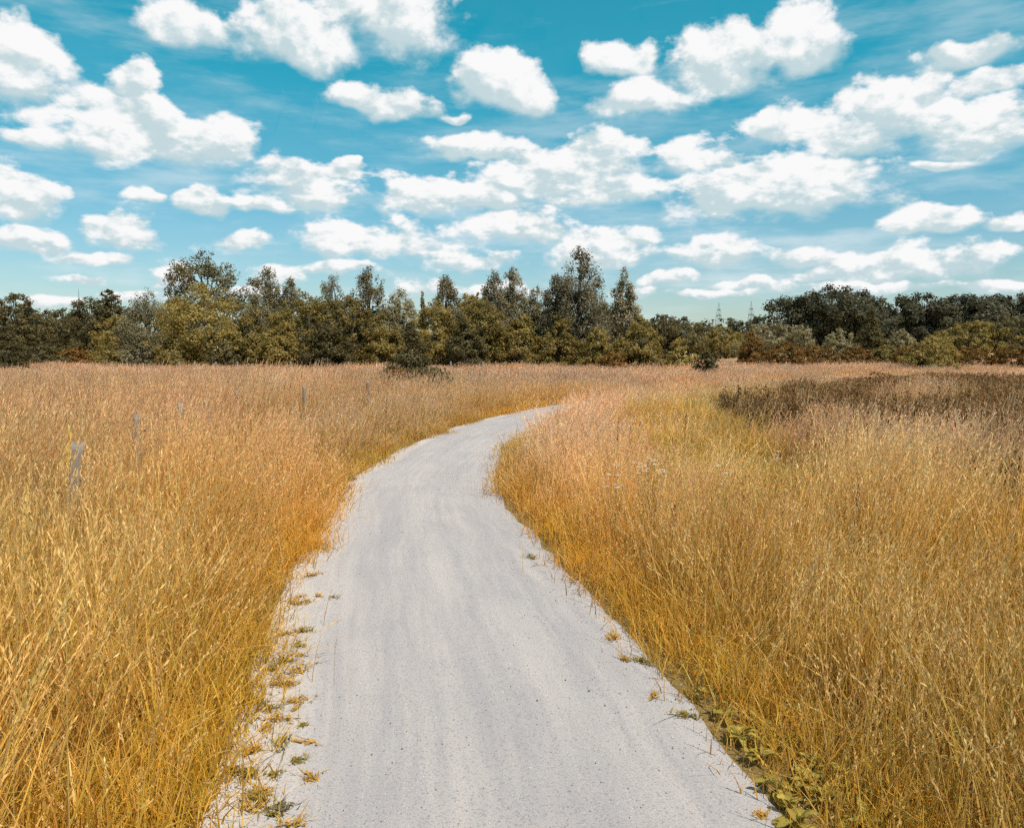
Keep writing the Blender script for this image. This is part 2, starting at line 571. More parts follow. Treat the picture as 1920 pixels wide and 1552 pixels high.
# ------------------------------------------------------------------ trees and bushes
BARK = bark_material()
LEAFM = {
    'olive': leaf_material('leaf_olive', ((0.185, 0.133, 0.035), (0.335, 0.240, 0.066), (0.36, 0.215, 0.055)), 0.46, 0.012),
    'dark': leaf_material('leaf_dark', ((0.092, 0.075, 0.030), (0.168, 0.130, 0.048), (0.20, 0.128, 0.044)), 0.46, 0.012),
    'willow': leaf_material('leaf_willow', ((0.215, 0.175, 0.085), (0.350, 0.290, 0.160), (0.30, 0.205, 0.075)), 0.46, 0.02),
    'birch': leaf_material('leaf_birch', ((0.175, 0.143, 0.075), (0.320, 0.262, 0.150), (0.28, 0.198, 0.08)), 0.46, 0.02),
    'rust': leaf_material('leaf_rust', ((0.150, 0.076, 0.018), (0.270, 0.132, 0.032), (0.23, 0.130, 0.036)), 0.46, 0.01),
    'wood': leaf_material('leaf_wood', ((0.066, 0.064, 0.038), (0.125, 0.113, 0.064), (0.105, 0.086, 0.042)), 0.46, 0.01),
}


def envelope(kind, t):
    t = np.clip(t, 0, 1)
    if kind == 'round':
        return np.sqrt(np.clip(1 - np.where(t > 0.45, (t - 0.45) / 0.55, (0.45 - t) / 0.60) ** 2, 0, 1))
    if kind == 'bush':
        return np.clip(1 - t ** 2.1, 0, 1) ** 0.6 * np.minimum(1, 0.72 + t * 1.4)
    if kind == 'birch':
        return np.minimum(1, 0.6 + t / 0.45) * np.clip(1 - t ** 1.55, 0, 1) ** 0.62 * 1.02
    if kind == 'willow':
        return np.minimum(1, 0.65 + t / 0.5) * np.clip(1 - t ** 2.2, 0, 1) ** 0.55
    if kind == 'cone':
        return np.clip(1 - t, 0, 1) ** 0.9
    return np.clip(1 - t ** 4, 0, 1) ** 0.5


def leaf_quads(rng, C, out, size, ratio, upright=0.0):
    """rhombus leaves at C facing roughly `out`"""
    n = len(C)
    nrm_ = out + rng.normal(0, 0.5, (n, 3)) + np.array([0, 0, 0.25])
    nrm_ /= np.linalg.norm(nrm_, axis=1)[:, None] + 1e-9
    a = rng.normal(0, 1, (n, 3)) + np.array([0, 0, upright])
    a -= nrm_ * (a * nrm_).sum(1)[:, None]
    a /= np.linalg.norm(a, axis=1)[:, None] + 1e-9
    b = np.cross(nrm_, a)
    L = (size * rng.uniform(0.6, 1.35, n))[:, None]
    W = L / ratio
    fold = nrm_ * L * rng.uniform(-0.15, 0.25, n)[:, None]
    V = np.stack([C - a * L * 0.5, C + b * W * 0.5 + fold * 0.3 + a * L * 0.08, C + a * L * 0.5 - fold * 0.4, C - b * W * 0.5 + fold * 0.3 + a * L * 0.08], 1)
    return V.reshape(-1, 3), np.arange(n * 4).reshape(-1, 4)


def make_plant(name, label, cat, px, top, hw, D, kind, mat, seed, t0=None, group=None, n_cap=15000, dense=1.0, leafk=1.0, squash=1.0):
    rng = np.random.default_rng(seed)
    tip = at(px, top, D)
    H = max(0.6, tip.z)
    R = hw / FPX * math.hypot(D, tip.x)
    if t0 is None:
        t0 = {'round': 0.05, 'bush': 0.0, 'birch': 0.07, 'willow': 0.03, 'cone': 0.05, 'mass': 0.08}[kind]
    z0 = t0 * H
    hc = H - z0
    root = empty(name, (tip.x, D, 0), label, cat, group, rz=rng.uniform(0, 6.28))
    # clumps of leaves spread through the crown
    Rm = max(R, 0.3)
    rc0 = (0.25 if kind != 'mass' else 0.46) * min(Rm, hc * 0.5) ** 0.75
    area = 2 * math.pi * Rm * hc * 0.62
    nc = int(np.clip(area * 2.3 / (math.pi * rc0 ** 2), 30, 420))
    tt = rng.random(nc * 6)
    tt = tt[rng.random(nc * 6) < envelope(kind, tt) * 0.8 + 0.2][:nc]
    nc = len(tt)
    th = rng.uniform(0, 2 * math.pi, nc)
    lob = 1 + 0.20 * np.sin(2 * th + seed) + 0.15 * np.sin(3 * th + 5 * tt + seed * 1.7) + 0.12 * np.sin(11 * tt + 2 * th)
    rho = envelope(kind, tt) * Rm * np.sqrt(rng.uniform(0.25, 1.0, nc)) * lob
    rc = rc0 * rng.uniform(0.55, 1.25, nc) * (0.55 + 0.45 * envelope(kind, tt))
    rho = np.maximum(rho - rc * 0.5, 0)
    Cc = np.stack([rho * np.cos(th), rho * np.sin(th) * squash, z0 + tt * hc - rc * 0.45], 1)
    Cc[:, 2] = np.maximum(Cc[:, 2], 0.25 * rc0)
    stretch = np.ones((nc, 3))
    if kind in ('birch', 'willow'):
        stretch[:, 2] = rng.uniform(1.0, 1.9, nc)
        k = max(3, nc // 14)                                    # upright leading shoots
        sel = np.argsort(-tt)[:k * 2][::2]
        stretch[sel, 2] = rng.uniform(1.6, 2.3, len(sel))
        rc[sel] *= 0.7
    elif kind == 'cone':
        stretch[:, 2] = 0.7
    else:
        stretch[:, 2] = rng.uniform(0.65, 0.95, nc)
    size = (0.0029 if D < 150 else 0.0036) * D * leafk
    ratio = {'willow': 2.3, 'birch': 1.7}.get(kind, 1.6)
    n = int(min(n_cap, dense * area * 2.6 / (0.5 * size * size / ratio)))
    w = rc ** 2
    own = rng.choice(nc, n, p=w / w.sum())
    dirs = rng.normal(0, 1, (n, 3))
    dirs /= np.linalg.norm(dirs, axis=1)[:, None]
    P = Cc[own] + dirs * rc[own][:, None] * stretch[own] * (rng.random(n) ** 0.42)[:, None] * 1.05
    P += rng.normal(0, 0.06 * rc0, (n, 3))
    P[:, 2] = np.abs(P[:, 2] - 0.03) + 0.03
    outd = P - np.array([0, 0, z0 + hc * 0.35])
    outd /= np.linalg.norm(outd, axis=1)[:, None] + 1e-9
    V, q = leaf_quads(rng, P, 0.6 * dirs + 0.6 * outd, size, ratio, 0.8 if kind in ('willow', 'birch') else 0)
    ctone = rng.random(nc)
    col = np.stack([np.clip(ctone[own] * 0.7 + rng.random(n) * 0.45 - 0.05, 0, 1), np.clip(rng.random(n) * 1.3 - 0.75, 0, 1) * (0.4 + ctone[own] * 0.6), rng.random(n)], 1)
    add('crown', mesh_from('crown', V, quads=q, cols=np.repeat(col, 4, 0)), LEAFM[mat], root)
    # trunk and limbs
    A = Acc()
    tr = np.clip(0.028 * H, 0.02, 0.45) * (0.6 if kind == 'bush' else 1)
    s = np.linspace(0, 1, 7)
    wob = np.cumsum(rng.normal(0, 0.007 * H, (7, 2)), 0) * s[:, None]
    top_z = (0.8 if kind != 'bush' else 0.6) * H
    tp = np.stack([wob[:, 0], wob[:, 1], -0.1 + s * (top_z + 0.1)], 1)
    A.add(*tube(tp, tr * (1.15 - s) ** 0.9 + 0.01, 7))
    for c in rng.choice(nc, min(nc, 22), replace=False):
        zz = max(0.12 * H if kind != 'bush' else 0.03, min(Cc[c, 2] * rng.uniform(0.45, 0.8), top_z * 0.95))
        f = zz / top_z
        b0 = np.array([np.interp(f, s, wob[:, 0]), np.interp(f, s, wob[:, 1]), zz])
        mid = b0 * 0.45 + Cc[c] * 0.55 + np.array([0, 0, 0.08 * H * rng.random()])
        A.add(*tube(np.stack([b0, (b0 + mid) / 2 + rng.normal(0, 0.02 * H, 3), mid, Cc[c]]), tr * np.array([0.5, 0.36, 0.24, 0.08]) * (1.1 - 0.7 * f), 5))
    add('trunk', A.mesh('trunk', True), BARK, root)
    return root


ORD = ['first', 'second', 'third', 'fourth', 'fifth', 'sixth', 'seventh', 'eighth', 'ninth', 'tenth', 'eleventh', 'twelfth', 'thirteenth', 'fourteenth',
       'fifteenth', 'sixteenth', 'seventeenth', 'eighteenth', 'nineteenth', 'twentieth', 'twenty-first', 'twenty-second', 'twenty-third', 'twenty-fourth',
       'twenty-fifth', 'twenty-sixth', 'twenty-seventh', 'twenty-eighth', 'twenty-ninth', 'thirtieth'] + ['thirty-' + q for q in ('first', 'second', 'third', 'fourth', 'fifth', 'sixth', 'seventh', 'eighth', 'ninth')] + \
    ['fortieth'] + ['forty-' + q for q in ('first', 'second', 'third', 'fourth', 'fifth', 'sixth', 'seventh', 'eighth', 'ninth')] + ['fiftieth']

# px, top py, half width px, distance m, habit, foliage, name, category, label
PLANTS = [
    # left end
    (28, 548, 40, 78, 'round', 'dark', 'broadleaf_tree', 'tree', 'dark tree with a knobbly top at the left edge of the view'),
    (6, 612, 36, 47, 'bush', 'dark', 'bush', 'bush', 'dark bush cut by the left edge of the picture, beside the meadow'),
    (92, 580, 44, 88, 'round', 'dark', 'broadleaf_tree', 'tree', 'low dark tree between the two tall dark trees on the far left'),
    (165, 556, 52, 80, 'round', 'dark', 'broadleaf_tree', 'tree', 'broad dark tree left of the grey willow, with a stepped crown'),
    (205, 541, 26, 82, 'round', 'dark', 'broadleaf_tree', 'tree', 'slim dark treetop rising right behind the broad dark tree'),
    (60, 640, 60, 70, 'bush', 'dark', 'bush', 'bush', 'low dark thicket under the far left trees'),
    (140, 652, 44, 76, 'bush', 'rust', 'bush', 'bush', 'low brownish scrub in front of the broad dark tree'),
    (222, 590, 48, 68, 'round', 'olive', 'broadleaf_tree', 'tree', 'middling olive tree between the broad dark tree and the grey willow'),
    (208, 640, 36, 60, 'bush', 'olive', 'bush', 'bush', 'small yellowish olive bush at the left end of the hedge'),
    (275, 545, 56, 65, 'willow', 'willow', 'willow_tree', 'tree', 'grey green willow left of the big oak'),
    (262, 622, 38, 58, 'bush', 'willow', 'bush', 'bush', 'pale sallow bush below the grey willow left of the big tree'),
    # big pair
    (385, 468, 86, 84, 'round', 'dark', 'oak_tree', 'tree', 'tall dark oak towering behind the hedge, highest on the left'),
    (330, 545, 22, 82, 'round', 'dark', 'broadleaf_tree', 'tree', 'small dark treetop jutting out left below the tall oak'),
    (380, 530, 92, 57, 'round', 'olive', 'broadleaf_tree', 'tree', 'big dense olive tree in front of the tall oak'),
    (330, 632, 50, 55, 'bush', 'olive', 'bush', 'bush', 'olive bush at the left foot of the big dense tree'),
    (420, 640, 40, 54, 'bush', 'dark', 'bush', 'bush', 'dark bush at the right foot of the big dense tree'),
    # hedge
    (503, 500, 38, 64, 'willow', 'birch', 'birch_tree', 'tree', 'pointed grey treetop just right of the tall oak'),
    (482, 552, 48, 60, 'willow', 'willow', 'willow_tree', 'tree', 'pale olive willow under the pointed grey treetop right of the oak'),
    (545, 523, 46, 63, 'willow', 'willow', 'willow_tree', 'tree', 'slender pale willow with twin tips right of the pointed grey treetop'),
    (462, 588, 36, 55, 'bush', 'olive', 'bush', 'bush', 'yellow olive bush right of the big dense tree'),
    (575, 546, 62, 57, 'round', 'olive', 'broadleaf_tree', 'tree', 'rounded olive tree below the slender pale willow'),
    (520, 586, 44, 54, 'bush', 'olive', 'bush', 'bush', 'mid olive bush between the yellow bush and the rounded olive tree'),
    (628, 516, 56, 61, 'willow', 'birch', 'willow_tree', 'tree', 'grey willow with a ragged flat top left of the needle-thin tip'),
    (690, 499, 56, 62, 'birch', 'birch', 'birch_tree', 'tree', 'birch with a needle-thin tip left of the lone bush'),
    (655, 554, 54, 57, 'round', 'olive', 'broadleaf_tree', 'tree', 'olive tree in front of the needle-tipped birch and ragged willow'),
    (612, 596, 50, 54, 'bush', 'dark', 'bush', 'bush', 'dark bush along the hedge foot below the ragged grey willow'),
    (748, 542, 50, 61, 'willow', 'willow', 'willow_tree', 'tree', 'low grey willow in the dip behind the lone bush'),
    (792, 545, 18, 66, 'cone', 'birch', 'conifer_tree', 'tree', 'small conifer tip in the dip of the hedge'),
    (712, 586, 48, 56, 'bush', 'olive', 'bush', 'bush', 'brown olive bush behind and left of the lone bush'),
    (836, 514, 44, 62, 'willow', 'birch', 'willow_tree', 'tree', 'upright grey tree with a blunt top right of the conifer tip'),
    (815, 558, 50, 57, 'round', 'olive', 'broadleaf_tree', 'tree', 'brownish olive tree right behind the lone bush'),
    (885, 543, 42, 68, 'round', 'olive', 'broadleaf_tree', 'tree', 'round-topped olive tree in the middle of the hedge'),
    (925, 508, 44, 61, 'willow', 'birch', 'willow_tree', 'tree', 'left one of the twin grey treetops in the middle of the hedge'),
    (960, 500, 42, 61, 'willow', 'birch', 'birch_tree', 'tree', 'right one of the twin grey treetops in the middle of the hedge'),
    (905, 562, 56, 56, 'round', 'olive', 'broadleaf_tree', 'tree', 'rusty olive tree below the twin grey treetops'),
    (868, 594, 44, 54, 'bush', 'dark', 'bush', 'bush', 'dark bush at the hedge foot right of the lone bush'),
    (1008, 536, 44, 59, 'willow', 'willow', 'willow_tree', 'tree', 'olive grey willow leaning against the tall birch'),
    (975, 580, 46, 55, 'bush', 'olive', 'bush', 'bush', 'olive bush between the rusty tree and the tall birch'),
    (1086, 459, 86, 58, 'birch', 'birch', 'birch_tree', 'tree', 'tallest grey green birch of the hedge, with a broad spire'),
    (1042, 512, 34, 58, 'willow', 'birch', 'birch_tree', 'tree', 'left shoulder tree of the tall birch, its tip apart'),
    (1100, 542, 62, 60, 'round', 'dark', 'broadleaf_tree', 'tree', 'dark tree inside the hedge under the tall birch'),
    (1050, 586, 44, 55, 'bush', 'olive', 'bush', 'bush', 'olive bush at the left foot of the tall birch'),
    (1170, 503, 42, 65, 'birch', 'birch', 'birch_tree', 'tree', 'small slim birch standing right of the tall birch'),
    (1200, 592, 56, 53, 'bush', 'olive', 'bush', 'bush', 'large round olive bush right of the tall birch'),
    (1122, 610, 40, 53, 'bush', 'olive', 'bush', 'bush', 'yellow olive bush between the tall birch and the large round bush'),
    (1150, 658, 46, 51, 'bush', 'rust', 'bush', 'bush', 'low rusty scrub in front of the large round bush'),
    (1272, 632, 34, 51, 'bush', 'olive', 'bush', 'bush', 'rusty olive bush ending the hedge beside the gap'),
    (1327, 650, 25, 44, 'bush', 'dark', 'bush', 'bush', 'small round bush standing alone in the gap'),
    (770, 604, 62, 23.5, 'bush', 'dark', 'bush', 'bush', 'lone leafy bush standing out in the tall grass before the hedge'),
    (742, 684, 34, 22.5, 'bush', 'rust', 'bush', 'bush', 'low brown bramble at the left foot of the lone bush'),
    # gap and right middle distance
    (1292, 600, 52, 110, 'round', 'dark', 'broadleaf_tree', 'tree', 'dark olive tree behind the rusty bush that ends the hedge'),
    (1352, 612, 48, 110, 'round', 'olive', 'broadleaf_tree', 'tree', 'olive tree behind the pale field strip in the gap'),
    (1248, 592, 46, 110, 'round', 'dark', 'broadleaf_tree', 'tree', 'dark tree right behind the large round bush'),
    (1390, 628, 34, 118, 'bush', 'olive', 'bush', 'bush', 'olive bush behind the pointed rusty bush'),
    (1452, 604, 60, 92, 'round', 'willow', 'willow_tree', 'tree', 'broad dome-shaped pale willow before the far wood'),
    (1410, 618, 28, 62, 'bush', 'rust', 'bush', 'bush', 'pointed orange brown bush right of the gap'),
    (1472, 640, 50, 60, 'bush', 'rust', 'bush', 'bush', 'orange brown scrub below the dome-shaped willow'),
    (1532, 646, 44, 60, 'bush', 'rust', 'bush', 'bush', 'orange brown scrub left of the pale round sallow'),
    (1575, 615, 36, 100, 'bush', 'willow', 'bush', 'bush', 'pale round sallow left of the cone-shaped tree'),
    (1692, 616, 32, 100, 'bush', 'willow', 'bush', 'bush', 'pale round sallow right of the cone-shaped tree'),
    (1636, 580, 42, 82, 'cone', 'dark', 'broadleaf_tree', 'tree', 'dark cone-shaped tree before the far wood'),
    (1605, 648, 38, 62, 'bush', 'rust', 'bush', 'bush', 'brown bush at the left foot of the cone-shaped tree'),
    (1660, 646, 36, 64, 'bush', 'olive', 'bush', 'bush', 'dark olive bush at the right foot of the cone-shaped tree'),
    (1746, 628, 46, 53, 'bush', 'olive', 'bush', 'bush', 'dark mound-shaped bush at the edge of the brown herb field'),
    (1702, 646, 36, 58, 'bush', 'rust', 'bush', 'bush', 'orange bush just left of the mound-shaped bush'),
    (1830, 600, 60, 76, 'round', 'olive', 'broadleaf_tree', 'tree', 'olive tree right of the mound-shaped bush'),
    (1905, 594, 52, 76, 'round', 'dark', 'broadleaf_tree', 'tree', 'dark olive tree at the right edge of the view'),
    (1788, 616, 40, 80, 'round', 'dark', 'broadleaf_tree', 'tree', 'dark low tree behind the mound-shaped bush'),
    (1822, 650, 48, 58, 'bush', 'rust', 'bush', 'bush', 'brown scrub below the olive tree on the right'),
    (1900, 646, 48, 57, 'bush', 'rust', 'bush', 'bush', 'brown scrub at the right edge of the view'),
    (1985, 640, 50, 57, 'bush', 'rust', 'bush', 'bush', 'brown scrub beyond the right edge of the view'),
]
for k, (px, top, hw, D, kind, mat, nm, cat, lab) in enumerate(PLANTS):
    lone = 'lone leafy' in lab
    make_plant(nm, lab, cat, px, top, hw, D, kind, mat, 100 + k, n_cap=19000 if D < 70 or 'oak' in nm else 11000, leafk=1.15 if lone else 1.0, dense=1.7 if nm == 'oak_tree' else 1.0)

# the far wood: tall trees in a closed front
FAR = [(1478, 560, 42, 236), (1515, 551, 34, 232), (1562, 543, 46, 228), (1606, 548, 36, 232), (1650, 561, 36, 236), (1692, 559, 34, 238),
       (1735, 556, 36, 236), (1780, 563, 34, 240), (1818, 557, 34, 236), (1860, 560, 34, 238), (1900, 557, 34, 236), (1945, 560, 36, 238), (1990, 556, 36, 238),
       (2035, 560, 36, 238)]
for k, (px, top, hw, D) in enumerate(FAR):
    lab = {2: 'tallest round-headed dark tree of the far wood', 0: 'leftmost dark tree of the far wood, light showing through its trunk'}.get(
        k, 'tall dark tree in the closed front of the far wood, %s from its left end' % ORD[k])
    make_plant('woodland_tree', lab, 'tree', px, top - 9, hw * 1.5, D, 'mass', 'wood', 300 + k, t0=0.0, dense=1.3, group='trees of the far wood', n_cap=15000)
FAR2 = [(1205, 596, 30, 300), (1240, 588, 34, 300), (1283, 594, 32, 310), (1325, 599, 32, 320), (1365, 596, 32, 330), (1400, 597, 32, 330), (1432, 599, 30, 330)]
for k, (px, top, hw, D) in enumerate(FAR2):
    make_plant('woodland_tree', 'dark tree on the low distant skyline right of the hedge, %s from its left end' % ORD[k], 'tree', px, top, hw * 1.2, D, 'mass', 'wood', 340 + k, t0=0.05,
               group='trees of the distant skyline', n_cap=4000)
FAR3 = [(-20, 582, 44, 170), (60, 580, 40, 180), (118, 580, 40, 180), (160, 584, 40, 180), (235, 574, 36, 150), (600, 552, 36, 120), (735, 562, 40, 130), (865, 556, 40, 120)]
for k, (px, top, hw, D) in enumerate(FAR3):
    make_plant('woodland_tree', 'distant dark treetop glimpsed behind the hedge trees, %s from the left' % ORD[k], 'tree', px, top, hw * 1.2, D, 'mass', 'wood', 360 + k,
               t0=0.05, group='trees glimpsed behind the hedge', n_cap=4000)

A = Acc()
_r = np.random.default_rng(5)
for sx, lo, hi, Dm, hh in ((-1, 70, 150, 85, 8.0), (1, 78, 150, 90, 9.5)):
    n = 26000
    X = sx * _r.uniform(lo, hi, n)
    Y = Dm + _r.normal(0, 3, n) - 0.25 * (np.abs(X) - lo)
    top = hh + 1.8 * fold_noise(X * 0.25, X * 0, 41) + 0.9 * fold_noise(X * 0.9, Y * 0.3, 42)
    P = np.stack([X, Y, top * np.sqrt(_r.random(n))], 1)
    V, q = leaf_quads(_r, P, np.array([[0, -0.5, 0.4]]).repeat(n, 0), 0.42, 1.6)
    A.add(V, q, None, np.repeat(np.stack([_r.random(n), _r.random(n) * 0.3, _r.random(n)], 1), 4, 0))
add('distant_woodland', A.mesh('distant_woodland'), LEAFM['dark'], kind='stuff', label='dark belt of trees closing the meadow off beyond both sides')

# ------------------------------------------------------------------ pylons and fence posts
m, T = new_mat('galvanised_steel')
T.n('ShaderNodeOutputMaterial', (T.n('ShaderNodeBsdfPrincipled', {'Base Color': (0.16, 0.20, 0.22, 1), 'Roughness': 0.6, 'Metallic': 0.3}).outputs[0],))
STEEL = m


def bar(A, a, b, r):
    A.add(*tube(np.array([a, b], float), [r, r], 4))


def pylon(px, top, D, label, H=None, wide=1.0):
    tip = at(px, top, D)
    H = tip.z
    root = empty('power_pylon', (tip.x, D, 0), label, 'pylon', 'pylons on the skyline', rz=0.3)
    waist = 0.72 * H
    b, w = 4.2 * wide, 2.0 * wide
    for sx in (-1, 1):
        for sy in (-1, 1):
            A = Acc()
            A.add(*tube(np.array([[sx * b, sy * b, 0], [sx * w, sy * w, waist], [0, 0, H]]), [0.24, 0.20, 0.12], 4))
            add('leg', A.mesh('leg'), STEEL, root)
    A = Acc()
    lv = np.linspace(0, waist, 9)
    for i in range(8):
        r0, r1 = b + (w - b) * lv[i] / waist, b + (w - b) * lv[i + 1] / waist
        for s in (-1, 1):
            bar(A, (-r0, s * r0, lv[i]), (r1, s * r1, lv[i + 1]), 0.08)
            bar(A, (r0, s * r0, lv[i]), (-r1, s * r1, lv[i + 1]), 0.08)
            bar(A, (s * r0, -r0, lv[i]), (s * r1, r1, lv[i + 1]), 0.08)
            bar(A, (s * r0, r0, lv[i]), (s * r1, -r1, lv[i + 1]), 0.08)
    add('bracing', A.mesh('bracing'), STEEL, root)
    for z, L in ((waist * 0.98, 3.4), (0.82 * H, 2.6)):
        A = Acc()
        for s in (-1, 1):
            bar(A, (-L * wide, 0, z), (0, s * w * 0.6, z + 1.4), 0.18)
            bar(A, (L * wide, 0, z), (0, s * w * 0.6, z + 1.4), 0.26)
            bar(A, (-L * wide, 0, z), (L * wide, 0, z), 0.26)
            for q in (-0.9, 0.9):
                bar(A, (q * L * wide, s * 0.1, z), (q * L * wide, s * 0.1, z - 1.6), 0.12)
        add('crossarm', A.mesh('crossarm'), STEEL, root)


pylon(1348, 566, 900, 'left one of the two lattice pylons on the skyline right of the hedge')
pylon(1409, 564, 880, 'right one of the two lattice pylons, beside the far wood')
pylon(147, 541, 1000, 'thin lattice mast peeping over the dark trees on the far left', wide=0.45)

WOOD = post_material()
m, T = new_mat('black_plastic')
T.n('ShaderNodeOutputMaterial', (T.n('ShaderNodeBsdfPrincipled', {'Base Color': (0.03, 0.03, 0.03, 1), 'Roughness': 0.5}).outputs[0],))
PLASTIC = m


def post_mesh(rng, H, r, split=False, sides=10):
    z = np.array([-0.15, 0.0, 0.2, 0.4, 0.6, 0.8, 0.93, 1.0]) * H
    th = np.arange(sides) * 2 * math.pi / sides
    ripple = 1 + 0.10 * np.sin(3 * th + rng.uniform(0, 6)) + rng.normal(0, 0.05, sides)
    V = []
    for i, zz in enumerate(z):
        rr = r * ripple * (1.04 - 0.12 * zz / H) * (0.9 if i == len(z) - 1 else 1) + rng.normal(0, 0.03 * r, sides)
        zt = zz + (0.10 * r * 4 * np.cos(th - 0.6) * 0.35 + rng.normal(0, 0.12 * r, sides) if i == len(z) - 1 else 0)
        if split and i >= len(z) - 2:
            zt = zt - np.where(np.abs(np.sin(th)) > 0.75, 0.035 if i == len(z) - 1 else 0.0, 0.0)
            rr = rr * np.where(np.abs(np.sin(th)) > 0.75, 0.88, 1.02)
        V.append(np.stack([rr * np.cos(th), rr * np.sin(th), np.broadcast_to(zt, sides)], 1))
    V = np.concatenate(V)
    n = len(z)
    i = np.arange(n - 1)[:, None] * sides
    j = np.arange(sides)[None]
    q = np.stack([i + j, i + (j + 1) % sides, i + sides + (j + 1) % sides, i + sides + j], -1).reshape(-1, 4)
    c = V[-sides:].mean(0) - np.array([0, 0, 0.03 if split else 0.01])
    V = np.concatenate([V, [c]])
    b = (n - 1) * sides
    t = np.array([[b + k, b + (k + 1) % sides, len(V) - 1] for k in range(sides)])
    return mesh_from('post', V, quads=q, tris=t)


def nub(r=0.016):
    A = Acc()
    A.add(*tube(np.array([[0, 0, 0], [0.03, 0, 0], [0.032, 0, 0], [0.05, 0, 0]]), [r * 0.5, r * 0.5, r, r], 8))
    return A.mesh('insulator')


POSTS = [(110, 826, 0.052, 8, 'split-topped weathered fence post nearest the camera in the left grass'),
         (250, 776, 0.043, 1, 'tall pale fence post with a small insulator, second from the camera'),
         (335, 756, 0.040, -2, 'grey fence post with a dark right side, third from the camera'),
         (390, 746, 0.038, 3, 'fence post half hidden by grass, fourth from the camera'),
         (446, 732, 0.040, -4, 'fence post sunk in the grass, fifth from the camera'),
         (571, 724, 0.042, 2, 'fence post deep in the grass left of the lone bush, sixth from the camera'),
         (692, 714, 0.042, -2, 'purplish grey fence post just left of the lone bush')]
for k, (px, py, r, lean, lab) in enumerate(POSTS):
    hp = (1.02, 1.04, 1.06)[k] if k < 3 else 0.95
    p = ground(px, py, hp)
    rng = np.random.default_rng(500 + k)
    o = add('fence_post', post_mesh(rng, hp, r, split=(k == 0)), WOOD, label=lab, category='fence post', group='fence posts along the left side of the path')
    o.location = (p.x, p.y, 0)
    o.rotation_euler = (math.radians(rng.uniform(-2, 2)), math.radians(lean), rng.uniform(0, 6.28) if k else 0.2)
    if k == 1:
        o.rotation_euler[2] = 0
        i_ = add('insulator', nub(), PLASTIC, o)
        i_.location = (r * 0.95, 0, 0.86)
for k, px in enumerate((336, 365, 405, 445, 500, 545, 592, 653, 707, 845, 905)):
    rng = np.random.default_rng(540 + k)
    p = at(px, 686, 50)
    o = add('fence_post', post_mesh(rng, 0.78, 0.06), WOOD, label='tiny pale fence post at the hedge foot, %s from the left' % ORD[k], category='fence post',
            group='fence posts along the hedge foot')
    o.location = (p.x, 50, 0)

# ------------------------------------------------------------------ grass
GRASS = grass_material('dry_grass')
OCHRE, STRAW, PINK, OLIVE, BROWN, GOLD = (np.array(c) for c in ((0.68, 0.405, 0.110), (0.80, 0.54, 0.255), (0.80, 0.50, 0.295), (0.48, 0.345, 0.070), (0.44, 0.235, 0.07), (0.78, 0.44, 0.07)))


LOD = [1.0, 1.0]           # share of the blades kept, widening of those kept


def blades(A, rng, n, R, h, w, lean, curve, root, mid, tip, jit=0.22, wind=0.0, base=None, ret=False):
    """n tapering bent blades; h, w are (low, high) ranges"""
    n = max(3, int(n * LOD[0]))
    w = (w[0] * LOD[1], w[1] * LOD[1])
    B = rng.normal(0, R * 0.5, (n, 2)) if base is None else base
    H = rng.uniform(h[0], h[1], n)
    a = rng.uniform(0, 2 * math.pi, n)
    D = np.stack([np.cos(a), np.sin(a)], 1)
    le = rng.normal(0, lean, n)
    cu = np.abs(rng.normal(0, curve, n))
    s = np.array([0, 0.34, 0.7, 1.0])
    hor = le[:, None] * s + cu[:, None] * s ** 2
    XY = B[:, None] + D[:, None] * (hor * H[:, None])[..., None]
    XY[..., 0] += wind * H[:, None] * s ** 1.6
    Z = H[:, None] * s * (1 - 0.30 * cu[:, None] * s - 0.15 * abs(wind) * s)
    C = np.concatenate([XY, Z[..., None]], -1)
    f = rng.uniform(0, math.pi, n)
    S = np.stack([np.cos(f), np.sin(f), np.zeros(n)], 1) * (rng.uniform(w[0], w[1], n) * 0.5)[:, None]
    wid = np.array([0.8, 1.0, 0.6])
    V = np.empty((n, 7, 3))
    for i in range(3):
        V[:, 2 * i] = C[:, i] - S * wid[i]
        V[:, 2 * i + 1] = C[:, i] + S * wid[i]
    V[:, 6] = C[:, 3]
    o = np.arange(n)[:, None] * 7
    q = np.concatenate([o + np.array([0, 1, 3, 2]), o + np.array([2, 3, 5, 4])])
    t = o + np.array([4, 5, 6])
    k = rng.uniform(1 - jit, 1 + jit, (n, 1, 1)) * (1 + rng.normal(0, 0.05, (n, 1, 3)))
    lv = np.array([0, 0, 0.34, 0.34, 0.7, 0.7, 1.0])[None, :, None]
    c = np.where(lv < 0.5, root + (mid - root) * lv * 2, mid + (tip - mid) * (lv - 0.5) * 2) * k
    A.add(V.reshape(-1, 3), q, t, np.clip(c, 0.01, 0.9).reshape(-1, 3))
    if ret:
        return C


